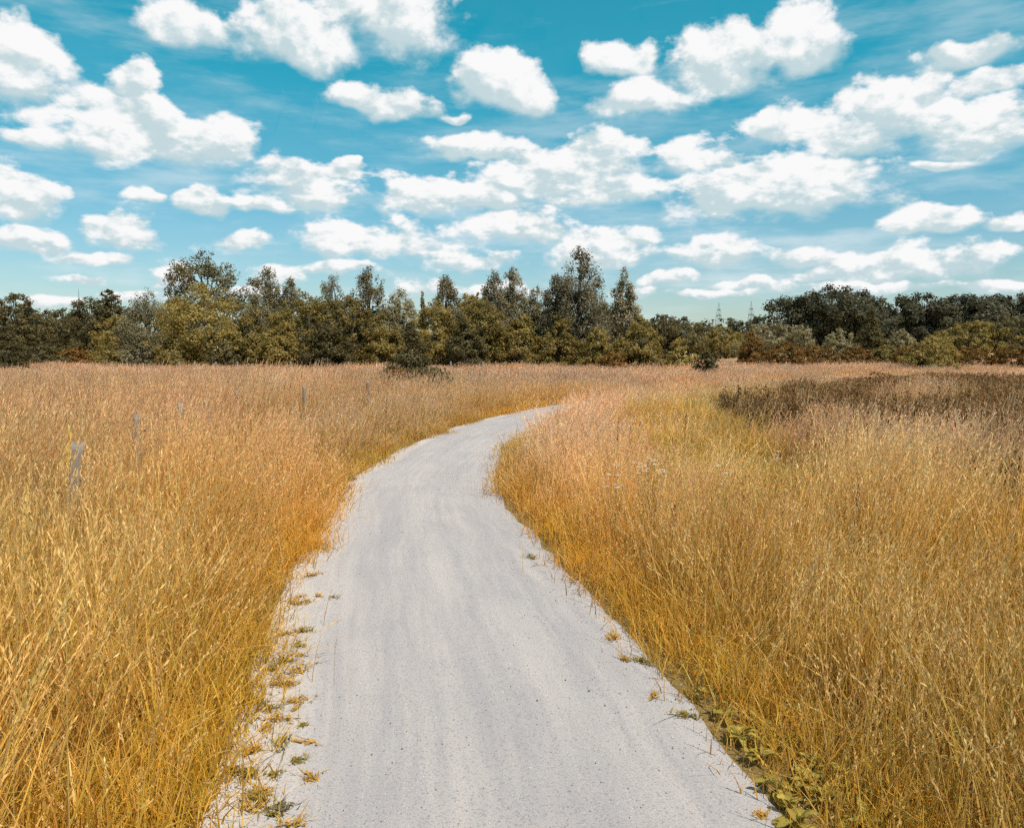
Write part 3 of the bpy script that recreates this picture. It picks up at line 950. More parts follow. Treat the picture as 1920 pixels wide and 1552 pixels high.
def seed_heads(A, rng, C, length, m, size, spread, col):
    """feathery panicles on the tips of the stalks whose points are C"""
    n = len(C)
    m = max(3, int(m * (0.5 + 0.5 * LOD[0]) + 0.5))
    size = size * LOD[1] ** 0.5
    d = C[:, 3] - C[:, 2]
    d /= np.linalg.norm(d, axis=1)[:, None] + 1e-9
    u = np.tile(np.linspace(0, 1, m)[None], (n, 1)) + rng.normal(0, 0.03, (n, m))
    L = rng.uniform(length[0], length[1], n)
    P = C[:, 3][:, None] - d[:, None] * (u * L[:, None])[..., None]
    az = rng.uniform(0, 6.28, (n, m))
    rad = np.stack([np.cos(az), np.sin(az), np.zeros((n, m))], -1)
    sp = spread * (0.25 + np.sin(np.clip(u, 0, 1) * math.pi * 0.85)) * L[:, None]
    ax = d[:, None] * 1.0 + rad * 0.28 + rng.normal(0, 0.10, (n, m, 3))
    ax /= np.linalg.norm(ax, axis=-1)[..., None]
    ce = (P + rad * sp[..., None]).reshape(-1, 3)
    ax = ax.reshape(-1, 3)
    sd_ = np.cross(ax, rng.normal(0, 1, ax.shape))
    sd_ /= np.linalg.norm(sd_, axis=1)[:, None] + 1e-9
    ln = (rng.uniform(0.7, 1.3, len(ce)) * size)[:, None]
    V = np.stack([ce - ax * ln * 0.5, ce + sd_ * ln * 0.11, ce + ax * ln * 0.5, ce - sd_ * ln * 0.11], 1)
    k = np.repeat(rng.uniform(0.75, 1.2, n), m)[:, None] * rng.uniform(0.85, 1.15, (n * m, 1))
    A.add(V.reshape(-1, 3), np.arange(len(ce) * 4).reshape(-1, 4), None, np.repeat(np.clip(col * k, 0.01, 0.9), 4, 0))


PROTO = bpy.data.collections.new('grass_sources')     # sources of the scattered tufts, not part of the scene itself
KIND = {}
RAW = []


def proto(kind, n, build):
    for i in range(n):
        A = Acc()
        rng = np.random.default_rng(1000 + len(PROTO.objects))
        build(A, rng)
        RAW.append(A)
        me = A.mesh('tuft')
        me.materials.append(GRASS)
        o = bpy.data.objects.new('tuft_%03d' % len(PROTO.objects), me)
        KIND.setdefault(kind, []).append(len(PROTO.objects))
        PROTO.objects.link(o)


def b_verge(A, r):
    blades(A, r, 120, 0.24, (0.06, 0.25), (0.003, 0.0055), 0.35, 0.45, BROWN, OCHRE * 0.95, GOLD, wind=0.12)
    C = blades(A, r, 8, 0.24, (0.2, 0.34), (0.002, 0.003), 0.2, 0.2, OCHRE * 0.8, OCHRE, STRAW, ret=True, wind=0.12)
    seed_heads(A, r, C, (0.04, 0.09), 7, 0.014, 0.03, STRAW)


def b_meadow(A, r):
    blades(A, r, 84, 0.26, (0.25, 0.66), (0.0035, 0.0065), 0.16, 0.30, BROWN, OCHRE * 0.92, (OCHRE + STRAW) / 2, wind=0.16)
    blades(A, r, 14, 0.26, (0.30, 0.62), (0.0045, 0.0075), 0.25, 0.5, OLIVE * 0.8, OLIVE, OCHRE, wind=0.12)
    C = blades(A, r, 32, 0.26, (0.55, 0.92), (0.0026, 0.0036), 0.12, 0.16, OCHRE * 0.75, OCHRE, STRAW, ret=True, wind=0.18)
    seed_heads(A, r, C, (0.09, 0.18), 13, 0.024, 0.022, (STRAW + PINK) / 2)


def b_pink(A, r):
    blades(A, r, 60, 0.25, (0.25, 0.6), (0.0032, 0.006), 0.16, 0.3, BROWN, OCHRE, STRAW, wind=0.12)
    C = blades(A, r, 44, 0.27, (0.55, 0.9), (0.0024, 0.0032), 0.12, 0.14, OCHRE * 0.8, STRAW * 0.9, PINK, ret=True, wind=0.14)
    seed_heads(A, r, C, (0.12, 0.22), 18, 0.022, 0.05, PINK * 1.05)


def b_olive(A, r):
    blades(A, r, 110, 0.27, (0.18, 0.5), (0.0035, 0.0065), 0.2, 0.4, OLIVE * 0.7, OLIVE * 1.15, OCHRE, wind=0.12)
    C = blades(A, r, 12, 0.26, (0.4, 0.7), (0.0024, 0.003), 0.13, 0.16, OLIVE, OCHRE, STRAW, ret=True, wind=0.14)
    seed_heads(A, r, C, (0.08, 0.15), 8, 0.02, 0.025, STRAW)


def b_herb(A, r):
    """leafy brown herbs: branched stems with narrow dark leaves"""
    dk, lt = np.array((0.155, 0.082, 0.028)), np.array((0.32, 0.175, 0.058))
    C = blades(A, r, 16, 0.3, (0.4, 0.72), (0.004, 0.006), 0.12, 0.12, dk, dk, lt, ret=True)
    n, m_ = len(C), 26
    u = r.uniform(0.2, 1.0, (n, m_))
    f = u * 3
    i = np.minimum(f.astype(int), 2)
    P = C[np.arange(n)[:, None], i] * (1 - (f - i))[..., None] + C[np.arange(n)[:, None], i + 1] * (f - i)[..., None]
    az = r.uniform(0, 6.28, (n, m_))
    out = np.stack([np.cos(az), np.sin(az), r.uniform(0.2, 1.0, (n, m_))], -1)
    P = (P + out * 0.03).reshape(-1, 3)
    V, q = leaf_quads(r, P, np.repeat(r.normal(0, 1, (1, 3)), len(P), 0) * 0.2, 0.075, 3.0)
    k = r.random((len(P), 1))
    A.add(V, q, None, np.repeat(dk + (lt - dk) * k, 4, 0))
    C = blades(A, r, 12, 0.3, (0.5, 0.85), (0.0022, 0.003), 0.12, 0.14, OCHRE * 0.6, STRAW * 0.8, STRAW, ret=True)
    seed_heads(A, r, C, (0.08, 0.14), 7, 0.022, 0.02, STRAW * 0.85)


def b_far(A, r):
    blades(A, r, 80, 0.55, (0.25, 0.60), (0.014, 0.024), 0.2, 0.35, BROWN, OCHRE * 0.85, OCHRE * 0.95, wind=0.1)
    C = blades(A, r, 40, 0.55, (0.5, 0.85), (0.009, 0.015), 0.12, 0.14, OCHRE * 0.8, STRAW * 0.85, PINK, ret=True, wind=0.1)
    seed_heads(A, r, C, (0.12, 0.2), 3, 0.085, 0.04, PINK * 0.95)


def b_farherb(A, r):
    dk, lt = np.array((0.155, 0.082, 0.028)), np.array((0.32, 0.175, 0.058))
    P = np.concatenate([r.normal(0, 0.32, (420, 2)), r.uniform(0.08, 0.62, (420, 1))], 1)
    V, q = leaf_quads(r, P, r.normal(0, 0.3, (420, 3)), 0.12, 2.4, 0.8)
    A.add(V, q, None, np.repeat(dk + (lt - dk) * r.random((420, 1)), 4, 0))
    C = blades(A, r, 14, 0.5, (0.45, 0.85), (0.006, 0.009), 0.1, 0.14, OCHRE * 0.6, STRAW * 0.75, STRAW * 0.9, ret=True)


LOD[:] = 0.60, 1.30
proto('verge', 6, b_verge)
proto('meadow', 8, b_meadow)
proto('pink', 6, b_pink)
proto('olive', 5, b_olive)
proto('herb', 5, b_herb)
LOD[:] = 0.40, 2.1         # from ten metres on a blade is thinner than a pixel: fewer and wider
proto('m_verge', 4, b_verge)
proto('m_meadow', 6, b_meadow)
proto('m_pink', 5, b_pink)
proto('m_olive', 4, b_olive)
proto('m_herb', 4, b_herb)
LOD[:] = 1.0, 1.0
proto('far', 6, b_far)
proto('farherb', 4, b_farherb)


def patch(kind, n, cell, step, mixture, tilt=0.14):
    """a square of sward made of many tufts, so that a meadow needs few sources"""
    for i in range(n):
        rng = np.random.default_rng(3000 + len(PROTO.objects))
        A = Acc()
        g = np.arange(-cell / 2 + step / 2, cell / 2, step)
        X, Y = (q.ravel() + rng.uniform(-0.55, 0.55, q.size) * step for q in np.meshgrid(g, g))
        names, w = list(mixture), np.array(list(mixture.values()), float)
        for x, y in zip(X, Y):
            src = RAW[rng.choice(KIND[names[rng.choice(len(names), p=w / w.sum())]])]
            V, c = np.concatenate(src.v), np.concatenate(src.c)
            a = rng.normal(0, 0.6) + (math.pi if rng.random() < 0.3 else 0)
            V = V * np.array([1, 1, rng.uniform(0.4, 0.65) if rng.random() < 0.28 else rng.uniform(0.85, 1.25)]) * rng.uniform(0.95, 1.2)
            ca, sa = math.cos(a), math.sin(a)
            V = np.stack([V[:, 0] * ca - V[:, 1] * sa + x + rng.normal(tilt, 0.1) * V[:, 2], V[:, 0] * sa + V[:, 1] * ca + y + rng.normal(0, 0.08) * V[:, 2], V[:, 2]], 1)
            wm = rng.normal(0, 0.045)
            br = rng.uniform(0.74, 1.2) * np.array([1 + 0.2 * wm, 1 - wm, 1 - 2.4 * wm])
            A.add(V, np.concatenate(src.q), np.concatenate(src.t) if src.t else None, np.clip(c * br, 0.01, 0.92))
        me = A.mesh('sward')
        me.materials.append(GRASS)
        o = bpy.data.objects.new('tuft_%03d' % len(PROTO.objects), me)
        KIND.setdefault(kind, []).append(len(PROTO.objects))
        PROTO.objects.link(o)


patch('P_meadow', 5, 1.0, 0.22, {'meadow': 0.80, 'pink': 0.12, 'olive': 0.08})
patch('P_pink', 4, 1.0, 0.22, {'meadow': 0.35, 'pink': 0.65})
patch('P_olive', 4, 1.0, 0.23, {'meadow': 0.22, 'pink': 0.06, 'olive': 0.72}, 0.05)
patch('P_herb', 3, 1.0, 0.25, {'herb': 0.93, 'meadow': 0.07}, 0.03)
patch('M_meadow', 6, 1.4, 0.24, {'m_meadow': 0.80, 'm_pink': 0.12, 'm_olive': 0.08})
patch('M_pink', 4, 1.4, 0.24, {'m_meadow': 0.35, 'm_pink': 0.65})
patch('M_olive', 4, 1.4, 0.25, {'m_meadow': 0.22, 'm_pink': 0.06, 'm_olive': 0.72}, 0.05)
patch('M_herb', 4, 1.4, 0.27, {'m_herb': 0.93, 'm_meadow': 0.07}, 0.03)
patch('P_far', 5, 1.8, 0.55, {'far': 1.0}, 0.1)
patch('P_farherb', 4, 1.8, 0.5, {'farherb': 1.0}, 0.02)


def scatter(name, label, P, rot, scl, idx, tint, coll=PROTO, cat='grass'):
    """one object: instances of the sources on a cloud of points"""
    me = bpy.data.meshes.new(name)
    n = len(P)
    me.vertices.add(n)
    me.vertices.foreach_set('co', np.asarray(P, np.float32).reshape(-1))
    for nm, typ, key, arr in (('rot', 'FLOAT_VECTOR', 'vector', rot), ('scl', 'FLOAT_VECTOR', 'vector', scl), ('itint', 'FLOAT_VECTOR', 'vector', tint), ('idx', 'INT', 'value', idx)):
        a = me.attributes.new(nm, typ, 'POINT')
        a.data.foreach_set(key, np.asarray(arr, np.int32 if typ == 'INT' else np.float32).reshape(-1))
    o = add(name, me, None, kind='stuff', label=label, category=cat)
    ng = bpy.data.node_groups.new(name + '_scatter', 'GeometryNodeTree')
    ng.interface.new_socket('Geometry', in_out='INPUT', socket_type='NodeSocketGeometry')
    ng.interface.new_socket('Geometry', in_out='OUTPUT', socket_type='NodeSocketGeometry')
    N, L = ng.nodes, ng.links
    gi, go = N.new('NodeGroupInput'), N.new('NodeGroupOutput')
    ci = N.new('GeometryNodeCollectionInfo')
    ci.inputs[0].default_value = coll
    ci.inputs['Separate Children'].default_value = True
    ci.inputs['Reset Children'].default_value = True
    ip = N.new('GeometryNodeInstanceOnPoints')
    ip.inputs['Pick Instance'].default_value = True
    L.new(gi.outputs[0], ip.inputs['Points'])
    L.new(ci.outputs[0], ip.inputs['Instance'])
    for nm, typ, sock in (('rot', 'FLOAT_VECTOR', 'Rotation'), ('scl', 'FLOAT_VECTOR', 'Scale'), ('idx', 'INT', 'Instance Index')):
        na = N.new('GeometryNodeInputNamedAttribute')
        na.data_type = typ
        na.inputs[0].default_value = nm
        L.new(na.outputs[0], ip.inputs[sock])
    L.new(ip.outputs[0], go.inputs[0])
    o.modifiers.new('scatter', 'NODES').node_group = ng
    return o


def grid_points(rng, y0, y1, step):
    ys = np.arange(y0, y1, step)
    xs = np.arange(-75, 75, step)
    X, Y = np.meshgrid(xs, ys)
    X = (X + rng.uniform(-0.5, 0.5, X.shape) * step).ravel()
    Y = (Y + rng.uniform(-0.5, 0.5, Y.shape) * step).ravel()
    k = np.abs(X) < 0.74 * np.maximum(Y, 0) + 3.0
    return X[k], Y[k]


def smooth01(x, a, b):
    t = np.clip((x - a) / (b - a), 0, 1)
    return t * t * (3 - 2 * t)


def herb_mask(X, Y):
    """the brown herb field on the right, with a frayed border"""
    edge = np.interp(Y, [6, 8, 11, 14, 18, 24, 33, 45], [4.4, 4.4, 4.5, 4.6, 5.0, 7.2, 11.6, 18.5])
    j = 0.7 * fold_noise(X * 0.9, Y * 0.9, 31)
    return smooth01(X + j - edge, -0.3, 1.2) * smooth01(Y + j, 5.5, 11.5) * (1 - smooth01(Y + j, 33, 35))


DOCKS = [(1468, 1545, 0.16), (1428, 1478, 0.16), (1520, 1505, 0.15), (1404, 1420, 0.12), (1450, 1392, 0.12), (1360, 1382, 0.13), (1395, 1352, 0.12), (1338, 1345, 0.10), (1380, 1420, 0.10), (1455, 1510, 0.13), (1490, 1470, 0.13),
         (1590, 1550, 0.15), (1318, 1330, 0.09), (1455, 1330, 0.13), (1660, 1540, 0.14), (1290, 1302, 0.08), (1500, 1440, 0.14), (1560, 1470, 0.14), (1400, 1395, 0.11)]
DOCKS = [(q[0] + 26, q[1], q[2] * 0.8) for q in DOCKS]
DOCK_AT = [tuple(ground(q[0], q[1], 0.03))[:2] for q in DOCKS]


def build_grass():
    rng = np.random.default_rng(77)
    parts = []
    # (from, to, spacing, mode): single tufts near the path, squares of sward away from it, a close-set fringe on the edges
    for y0, y1, step, mode in ((-2.5, 9, 0.215, 'tuft'), (9, 28, 0.25, 'mtuft'), (28, 60, 0.5, 'ftuft'), (-2.5, 9, 0.92, 'patch'), (9, 28, 1.3, 'mpatch'), (28, 75, 1.65, 'far'), (-1, 9, 0.12, 'edge'), (9, 26, 0.16, 'medge')):
        X, Y = grid_points(rng, y0, y1, step)
        s, wd = path_side(X, Y, True)
        e0 = np.abs(s) - wd / 2                     # distance beyond the path's edge
        e = e0 + np.where(s < 0, 0.15, 0.08) * fold_noise(X * 2.3, Y * 2.3, 21) + 0.07 * fold_noise(X * 6, Y * 6, 22)
        k = e > np.where(s < 0, 0.02, 0.05)
        if mode.endswith('tuft'):
            k &= (rng.random(len(X)) < np.clip(0.35 + e * 2.5, 0, 1)) & (e0 < 1.75)
        elif mode.endswith('edge'):
            k &= (rng.random(len(X)) < np.clip(0.35 + e * 2.5, 0, 1)) & (e < 0.5)
        else:
            k &= e0 > {'patch': 1.95, 'mpatch': 2.1, 'far': 2.3}[mode]
        k &= ~((Y > 60) & (X < 12))
        for dx_, dy_ in DOCK_AT:                        # broad-leaved weeds keep the grass off
            k &= np.hypot(X - dx_, Y - dy_) > (0.05 if mode in ('tuft', 'edge') else 0)
        X, Y, s, e = X[k], Y[k], s[k], e[k]
        n = len(X)
        right = s > 0
        hm = herb_mask(X, Y)
        patch_ = fold_noise(X * 0.55, Y * 0.55, 23)
        patch2 = fold_noise(X * 1.5, Y * 1.5, 24)
        kind = np.where(rng.random(n) < 0.10 + 0.25 * np.clip(patch_, 0, 1), 'pink', 'meadow').astype('U10')
        pinkz = right & (Y > 8) & (Y < 24) & (e < 2.6) & (e > 0.4)
        kind[pinkz & (rng.random(n) < 0.6)] = 'pink'
        mid_ = np.interp(Y, [7, 10, 15, 22, 30], [2.5, 2.8, 3.4, 5.0, 8.0])     # a lower, greener strip winding through the right meadow
        olz = right & (Y > 6.5) & (Y < 30) & (e > 0.9) & (hm < 0.4) & (np.abs(X - mid_ + 0.35 * patch2) < 0.75 + 0.04 * Y)
        kind[olz & (rng.random(n) < 0.85)] = 'olive'
        kind[right & (Y > 8) & ~olz & (X > mid_) & (rng.random(n) < 0.5)] = 'pink'
        kind[(rng.random(n) < 0.14) & (patch2 > 0.3)] = 'olive'
        kind[(e < 0.55) & (rng.random(n) < 1 - e / 0.6)] = 'verge'
        kind[rng.random(n) < hm * 0.95] = 'herb'
        if mode.endswith('edge'):
            kind[:] = 'verge'
        herbs, verge = kind == 'herb', (kind == 'verge') & ~np.full(n, mode in ('patch', 'mpatch', 'far'))
        if mode in ('mtuft', 'medge'):
            kind = np.array(['m_' + q for q in kind], 'U10')
        elif mode in ('patch', 'mpatch'):
            L = 'P_' if mode == 'patch' else 'M_'
            kind = np.array([L + q if q != 'verge' else L + 'meadow' for q in kind], 'U10')
        elif mode == 'far':
            kind = np.where(kind == 'herb', 'P_farherb', 'P_far').astype('U10')
        elif mode == 'ftuft':
            kind[:] = 'far'
            verge[:] = False
        idx = np.array([KIND[q][r] for q, r in zip(kind, (rng.random(n) * [len(KIND[q]) for q in kind]).astype(int))])
        big = mode in ('patch', 'mpatch', 'far')
        grow = 0.42 + 0.58 * smooth01(e, 0.0, np.where(right, 0.75, 0.95))
        hgt = grow * (rng.uniform(0.9, 1.1, n) if big else np.where(rng.random(n) < 0.22, rng.uniform(0.5, 0.7, n), rng.uniform(0.9, 1.2, n))) * (1 + 0.08 * patch_ + 0.08 * patch2)
        hgt *= np.where(right, 0.92, 1.14)
        hgt[olz] *= np.where(Y[olz] < 17, 0.62, 0.85)
        hgt[herbs] *= 0.92
        hgt[verge] = rng.uniform(0.7, 1.15, verge.sum())
        hgt *= 1 - 0.50 * smooth01(Y, 15, 42)
        wdt = rng.uniform(0.98, 1.12, n) if big else rng.uniform(0.85, 1.2, n) * (step / 0.215 if mode in ('tuft', 'mtuft') else 1.0) ** 0.35
        scl = np.stack([wdt, wdt, hgt], 1)
        if big:
            scl[:, 1] *= np.where(rng.random(n) < 0.5, -1, 1)
            lean = np.where(right, -0.07, 0.02) + 0.13 * patch2 + rng.normal(0, 0.04, n)
            rot = np.stack([0.10 * patch_, lean, 0.5 * patch_ + rng.normal(0, 0.3, n)], 1)
        else:
            lean = np.where(right, rng.normal(0.02, 0.10, n), rng.normal(0.16, 0.12, n)) * (0.4 + 0.6 * grow)
            rot = np.stack([np.zeros(n), lean, rng.normal(0, 0.6, n)], 1)
            flip = rng.random(n) < 0.3
            rot[flip, 2] += math.pi
            rot[flip, 1] *= -0.5
        br = rng.uniform(0.9, 1.1, n) * (1 + 0.13 * patch2 + 0.08 * patch_) * np.where(pinkz, 1.10, 1.0)
        warm = 0.06 * patch_ + rng.normal(0, 0.03, n)
        near = 1 - smooth01(Y, 3, 12)
        tint = np.stack([br * (1 + 0.2 * warm) * 1.03, br * (1 - 0.8 * warm) * 0.955, br * (1 - 2.4 * warm) * (1 - 0.36 * near)], 1)
        tint[olz] *= np.array([0.98, 1.04, 0.90])
        tint[verge] *= np.array([1.02, 1.0, 0.85])
        tint[verge & (patch2 > 0.25)] *= np.array([0.90, 0.95, 0.80])
        parts.append((np.stack([X, Y, np.zeros(n) - 0.01], 1), rot, scl, idx, tint, herbs, verge))
    cat = [np.concatenate([p[i] for p in parts]) for i in range(7)]
    herb, verge = cat[5], cat[6]
    s = path_side(cat[0][:, 0], cat[0][:, 1])
    for nm, lab, msk in (('brown_herb_field', 'dark brown leafy herbs in the field at the right', herb),
                         ('verge_grass', 'short golden grass fringing both edges of the gravel path', verge),
                         ('meadow_grass', 'tall dry meadow grass left of the path up to the hedge', ~herb & ~verge & (s < 0)),
                         ('meadow_grass', 'dry meadow grass right of the path with pink seed heads', ~herb & ~verge & (s >= 0))):
        scatter(nm, lab, *[c[msk] for c in cat[:5]])


build_grass()

# ------------------------------------------------------------------ stones on the path
STONE = stone_material()
STONES = bpy.data.collections.new('stone_sources')
for i in range(5):
    r = np.random.default_rng(60 + i)
    n_, m_ = 6, 4
    th, ph = np.meshgrid(np.arange(n_) * 2 * math.pi / n_, np.linspace(0.25, math.pi - 0.25, m_))
    V = np.stack([np.sin(ph) * np.cos(th), np.sin(ph) * np.sin(th) * 0.8, np.cos(ph) * 0.6], -1).reshape(-1, 3) * r.uniform(0.75, 1.2, (n_ * m_, 1))
    i_ = np.arange(m_ - 1)[:, None] * n_
    j_ = np.arange(n_)[None]
    q = np.stack([i_ + j_, i_ + n_ + j_, i_ + n_ + (j_ + 1) % n_, i_ + (j_ + 1) % n_], -1).reshape(-1, 4)
    V = np.concatenate([V, V[:n_].mean(0)[None]])
    me = mesh_from('stone', V, quads=q, tris=np.array([[k, (k + 1) % n_, n_ * m_] for k in range(n_)]))
    me.materials.append(STONE)
    STONES.objects.link(bpy.data.objects.new('stone_%d' % i, me))


def build_stones():
    r = np.random.default_rng(91)
    n = 14000
    f = 22 + (r.random(n) ** 1.6) * 120                      # more of them near the camera
    k = np.clip(f.astype(int), 0, len(centre) - 2)
    u = r.uniform(-0.5, 0.5, n)
    u = np.where(r.random(n) < 0.3, np.sign(u) * (0.5 - np.abs(r.normal(0, 0.07, n))), u)
    P = centre[k] + (centre[k + 1] - centre[k]) * (f - k)[:, None] + nrm[k] * (u * WIDTH[k] * 1.08)[:, None]
    z = 0.012 + 0.025 * (1 - (2 * u) ** 2)
    size = np.exp(r.normal(-6.05, 0.42, n)).clip(0.001, 0.009)
    g = np.where(r.random(n) < 0.5, r.uniform(0.06, 0.2, n), r.uniform(0.3, 0.6, n))
    tint = np.stack([g * 1.02, g * 0.97, g * 0.97], 1)
    scatter('gravel_stones', 'small loose grey stones strewn on the gravel path', np.concatenate([P, z[:, None]], 1),
            np.stack([r.uniform(-0.4, 0.4, n), r.uniform(-0.4, 0.4, n), r.uniform(0, 6.28, n)], 1), np.repeat(size[:, None], 3, 1),
            r.integers(0, 5, n), tint, STONES, 'gravel')


build_stones()

# ------------------------------------------------------------------ small plants beside the path
PLANTM = vcol_material('weed_leaf', trans=0.4)


def weed_mesh(r, R, h, n, cols, w=(0.004, 0.008)):
    A = Acc()
    base = r.normal(0, R * 0.45, (n, 2))
    LOD[:] = 1.0, 1.0
    blades(A, r, n, R, (h * 0.4, h), w, 0.7, 0.5, cols[0], cols[1], cols[2], base=base)
    m_ = n // 2
    P = np.concatenate([r.normal(0, R * 0.5, (m_, 2)), r.uniform(0.01, h * 0.7, (m_, 1))], 1)
    V, q = leaf_quads(r, P, np.array([[0, 0, 0.8]]).repeat(m_, 0), 0.022, 1.9)
    A.add(V, q, None, np.repeat(cols[1] * r.uniform(0.7, 1.2, (m_, 1)), 4, 0))
    return A.mesh('weed')


GREENISH = [np.array((0.16, 0.115, 0.03)), np.array((0.33, 0.245, 0.06)), np.array((0.42, 0.31, 0.09))]
DRYISH = [np.array((0.30, 0.17, 0.05)), np.array((0.58, 0.34, 0.09)), np.array((0.68, 0.43, 0.14))]
GREYISH = [np.array((0.15, 0.12, 0.07)), np.array((0.25, 0.20, 0.12)), np.array((0.33, 0.26, 0.16))]
LEFT_WEEDS = [(530, 1518, 9, 'y', 'grey-brown weed mat low in the left corner of the path edge'), (480, 1500, 13, 'g', ''), (545, 1550, 12, 'd', ''), (470, 1455, 12, 'g', ''),
              (580, 1462, 8, 'd', ''), (515, 1455, 10, 'g', ''), (560, 1430, 9, 'g', 'dark green weed with a stone-like shadow beside the yellow leafy weed'),
              (530, 1395, 14, 'g', 'yellow leafy weed standing apart on the sandy path edge'), (575, 1393, 6, 'd', ''), (525, 1350, 11, 'd', ''), (570, 1362, 6, 'g', ''),
              (555, 1330, 6, 'd', ''), (505, 1330, 12, 'g', ''), (530, 1285, 8, 'd', ''), (560, 1212, 7, 'g', ''), (568, 1185, 7, 'g', ''), (535, 1190, 9, 'd', ''),
              (540, 1240, 9, 'g', ''), (585, 1080, 8, 'd', ''), (560, 1120, 9, 'd', ''), (600, 1030, 9, 'g', ''), (640, 940, 7, 'd', ''), (655, 915, 8, 'd', ''), (660, 900, 6, 'g', '')]
RIGHT_WEEDS = [(1150, 1195, 9, 'd', ''), (1172, 1237, 6, 'd', ''), (1226, 1306, 5, 'd', ''), (1290, 1343, 10, 'g', ''), (1205, 1240, 9, 'g', ''), (1425, 1530, 7, 'd', ''), (995, 1047, 6, 'g', '')]
_r = np.random.default_rng(4)
for _ in range(26):
    _y = _r.uniform(1090, 1545)
    LEFT_WEEDS.append((float(np.interp(_y, [1090, 1250, 1400, 1552], [575, 540, 500, 475]) + _r.normal(-8, 36)), _y, _r.uniform(4, 13), 'd' if _r.random() < 0.6 else 'g', ''))
kk = 0
for side, lst in (('left', LEFT_WEEDS), ('right', RIGHT_WEEDS)):
    for j, (px, py, hw, kd, lab) in enumerate(sorted(lst, key=lambda q: -q[1])):
        r = np.random.default_rng(700 + kk)
        kk += 1
        p = ground(px, py, 0.02)
        R_ = hw / FPX * p.y * 1.5
        cols = {'g': GREENISH, 'd': DRYISH, 'y': GREYISH}[kd]
        word = {'g': 'olive green', 'd': 'dry golden', 'y': 'grey-brown'}[kd]
        o = add('weed_tuft', weed_mesh(r, R_, 0.03 + R_ * 0.9, 46, cols, (0.003, 0.006)), PLANTM,
                label=lab or 'small %s weed tuft on the %s path edge, %s from the camera' % (word, side, ORD[min(j, 49)]), category='weed', group='weed tufts on the path edges')
        o.location = (p.x, p.y, 0.012)
        o.scale = (r.uniform(0.8, 2.0), r.uniform(0.7, 1.1), r.uniform(0.6, 1.1))
        o.rotation_euler = (0, 0, r.uniform(0, 6.28))


def leaf_mesh(r, L, W):
    """a broad leaf: folded along its midrib, wavy edge, arching down"""
    s = np.array([0, 0.12, 0.3, 0.52, 0.75, 0.92, 1.0])
    w = np.array([0.10, 0.16, 0.72, 1.0, 0.78, 0.38, 0.02]) * W * 0.5
    x = s * L
    z = L * (0.55 * s - 0.62 * s ** 2)
    V, c = [], []
    for i in range(7):
        wav = r.normal(0, 0.05 * W, 2)
        V += [(x[i], -w[i], z[i] + 0.28 * w[i] + wav[0]), (x[i], 0, z[i]), (x[i], w[i], z[i] + 0.28 * w[i] + wav[1])]
        c += [(0.38, 0.28, 0.05), (0.48, 0.37, 0.10), (0.38, 0.28, 0.05)]
    q = np.array([[3 * i + a, 3 * i + 3 + a, 3 * i + 4 + a, 3 * i + 1 + a] for i in range(6) for a in (0, 1)])
    return mesh_from('leaf', np.array(V), quads=q, cols=np.array(c) * r.uniform(0.75, 1.15), smooth=True)


r = np.random.default_rng(811)
LEAVES = [leaf_mesh(r, 1.0, r.uniform(0.36, 0.55)) for _ in range(7)]
for me in LEAVES:
    me.materials.append(PLANTM)
for j, (px, py, L) in enumerate(sorted(DOCKS, key=lambda q: -q[1])):
    p = ground(px, py, 0.03)
    t = empty('broad_leaved_weed', (p.x, p.y, 0.015), 'broad-leaved yellow green weed at the right path edge, %s from the camera' % ORD[j], 'weed', 'broad-leaved weeds on the right edge',
              rz=r.uniform(0, 6.28))
    n = r.integers(10, 16)
    for i in range(n):
        lf = add('leaf', LEAVES[r.integers(0, 7)], None, t)
        k = L * r.uniform(0.4, 0.85)
        lf.scale = (k, k * r.uniform(0.8, 1.15), k)
        lf.rotation_euler = (r.normal(0, 0.25), -r.uniform(-0.25, 0.9), i * 6.28 / n + r.normal(0, 0.25))
        lf.location = (0, 0, r.uniform(0, 0.03))


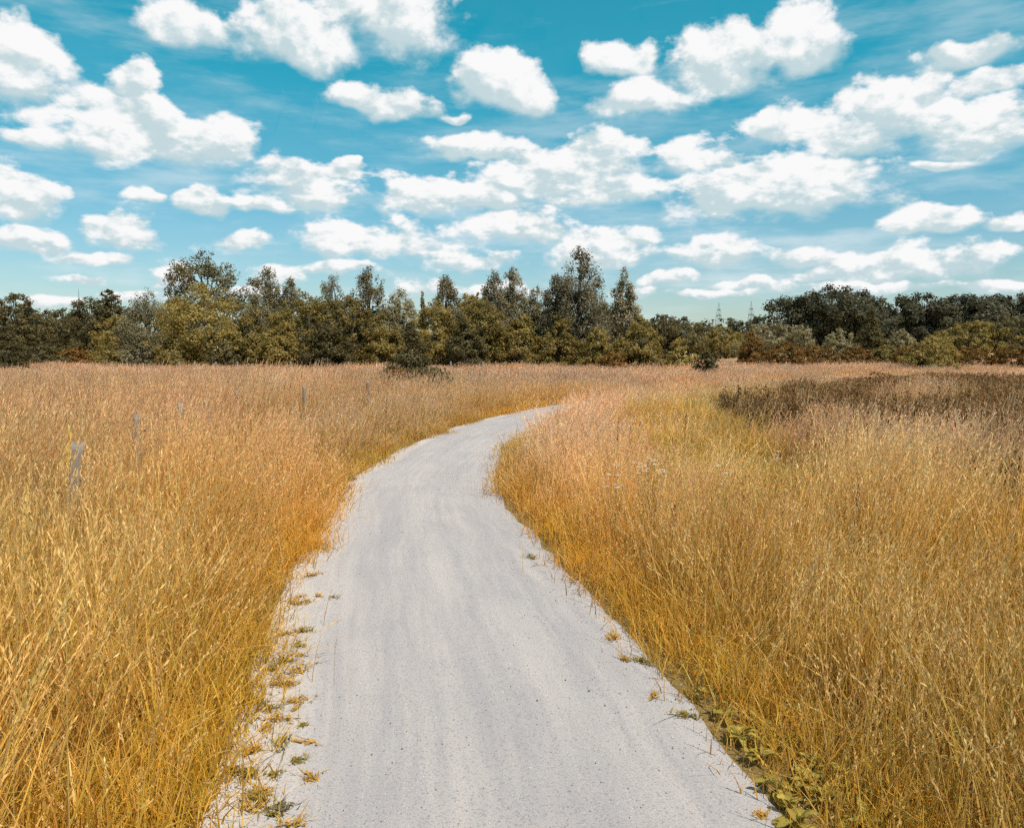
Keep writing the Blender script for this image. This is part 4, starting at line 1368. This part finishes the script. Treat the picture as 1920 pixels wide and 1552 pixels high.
# tall stalks that stand out of the grass
def stalk(name, label, group, px, py, z, H, tilt, head, hcol, scol, seed, cat, spread=0.035, size=0.02, m_=60, w=0.003):
    """a bent stem with a seed head; its tip is at the pixel, z metres up"""
    r = np.random.default_rng(seed)
    p = ground(px, py, z)
    t = empty(name, (0, 0, 0), label, cat, group)
    s = np.linspace(0, 1, 9)
    hx = tilt[0] * s ** 1.8
    hy = tilt[1] * s ** 1.8
    zz = z * (s + 0.10 * np.sin(s * math.pi) * (abs(tilt[0]) > 0.1))
    P = np.stack([hx, hy, zz], 1)
    t.location = (p.x - tilt[0], p.y - tilt[1], 0)
    A = Acc()
    V, q, tr = tube(P, w * (1.0 - 0.6 * s), 5)
    A.add(V, q, tr, np.array(scol))
    add('stem', A.mesh('stem', True), PLANTM, t)
    A = Acc()
    hl = head / (np.linalg.norm(np.diff(P, axis=0), axis=1).sum())
    f = 1 - r.random(m_) * hl
    Q = np.stack([np.interp(f, s, P[:, k]) for k in range(3)], 1)
    d = P[-1] - P[-3]
    d /= np.linalg.norm(d)
    az = r.uniform(0, 6.28, m_)
    rad = np.stack([np.cos(az), np.sin(az), np.zeros(m_)], 1)
    prof = 0.25 + np.sin((1 - f) / hl * math.pi * 0.9)
    ce = Q + rad * (spread * prof * head)[:, None]
    ax = d + rad * 0.35 + r.normal(0, 0.12, (m_, 3))
    ax /= np.linalg.norm(ax, axis=1)[:, None]
    sd2 = np.cross(ax, r.normal(0, 1, (m_, 3)))
    sd2 /= np.linalg.norm(sd2, axis=1)[:, None]
    ln = size * r.uniform(0.7, 1.3, (m_, 1))
    V = np.stack([ce - ax * ln * 0.5, ce + sd2 * ln * 0.14, ce + ax * ln * 0.5, ce - sd2 * ln * 0.14], 1).reshape(-1, 3)
    A.add(V, np.arange(m_ * 4).reshape(-1, 4), None, np.repeat(np.array(hcol) * r.uniform(0.75, 1.2, (m_, 1)), 4, 0))
    add('seed_head', A.mesh('seed_head'), PLANTM, t)


PALE = (0.98, 0.66, 0.22)
for k, (px, py, z, tx, hd, lab) in enumerate([
        (143, 1098, 0.98, 0.34, 0.24, 'tallest pale grass stalk with a long bent head, left foreground'),
        (88, 1232, 0.95, 0.30, 0.22, 'pale grass stalk with a narrow head just below the tallest one, left'),
        (55, 905, 1.05, 0.12, 0.20, 'pale stalk rising left of the split fence post'),
        (130, 800, 1.20, 0.06, 0.16, 'thin upright stalk just right of the split fence post')]):
    stalk('grass_stalk', lab, 'pale grass stalks in the left foreground', px, py, z * 1.26, z, (tx * 0.8, 0.03), hd * 0.75, PALE, (0.66, 0.45, 0.17), 900 + k, 'grass stalk',
          spread=0.032, size=0.02, m_=64 if hd > 0.1 else 20, w=0.0022)
RUSTY = (0.30, 0.14, 0.07)
for k, (px, py, z, lab) in enumerate([
        (1160, 790, 0.80, 'rust brown dock stalk, left one of the trio on the pink crest'), (1183, 798, 0.76, 'rust brown dock stalk in the middle of the trio on the pink crest'),
        (1201, 788, 0.80, 'rust brown dock stalk, right one of the trio on the pink crest'), (1610, 908, 0.74, 'rust brown dock stalk alone in the right-hand grass'),
        (1265, 945, 0.62, 'short dark dock stalk below the white flowers'), (1287, 776, 0.70, 'thin brown dock stalk on the olive strip'),
        (725, 748, 0.95, 'brown dock stalk in front of the lone bush')]):
    stalk('dock_stalk', lab, 'rust brown dock stalks', px, py, z, z, (0.03, 0.0), 0.24, RUSTY, (0.22, 0.11, 0.05), 930 + k, 'dock stalk', spread=0.06, size=0.02, m_=110, w=0.005)


def flower_head(label, px, py, z, n, R_, seed):
    """yarrow: flat heads of tiny white florets on branching stems"""
    r = np.random.default_rng(seed)
    p = ground(px, py, z)
    t = empty('white_flower', (p.x, p.y, 0), label, 'flower', 'white flowers in the right meadow')
    for i in range(n):
        a, d = r.uniform(0, 6.28), R_ * math.sqrt(r.random())
        top = np.array([d * math.cos(a), d * math.sin(a), z + r.normal(0, 0.05)])
        A = Acc()
        V, q, tr = tube(np.array([[top[0] * 0.3, top[1] * 0.3, 0], [top[0] * 0.6, top[1] * 0.6, z * 0.6], top]), [0.003, 0.0025, 0.0015], 5)
        A.add(V, q, tr, np.array((0.35, 0.25, 0.08)))
        add('stem', A.mesh('stem'), PLANTM, t)
        A = Acc()
        m_ = 26
        P = top + np.concatenate([r.normal(0, 0.011, (m_, 2)), r.normal(0.004, 0.003, (m_, 1))], 1)
        V, q = leaf_quads(r, P, np.array([[0, 0, 1.5]]).repeat(m_, 0), 0.009, 1.1)
        A.add(V, q, None, np.array((0.80, 0.76, 0.70)))
        add('flower_head', A.mesh('flower_head'), PLANTM, t)


flower_head('largest patch of white flowers in the right-hand meadow near the path bend', 1215, 878, 0.70, 18, 0.17, 951)
flower_head('smaller pale flower patch just left of and below the largest white one', 1154, 900, 0.62, 7, 0.10, 952)
flower_head('single white flower far out in the olive right-hand grass', 1456, 858, 0.70, 4, 0.05, 953)
flower_head('pale upright flower stalk right of the white flower patch', 1356, 902, 0.68, 4, 0.05, 954)
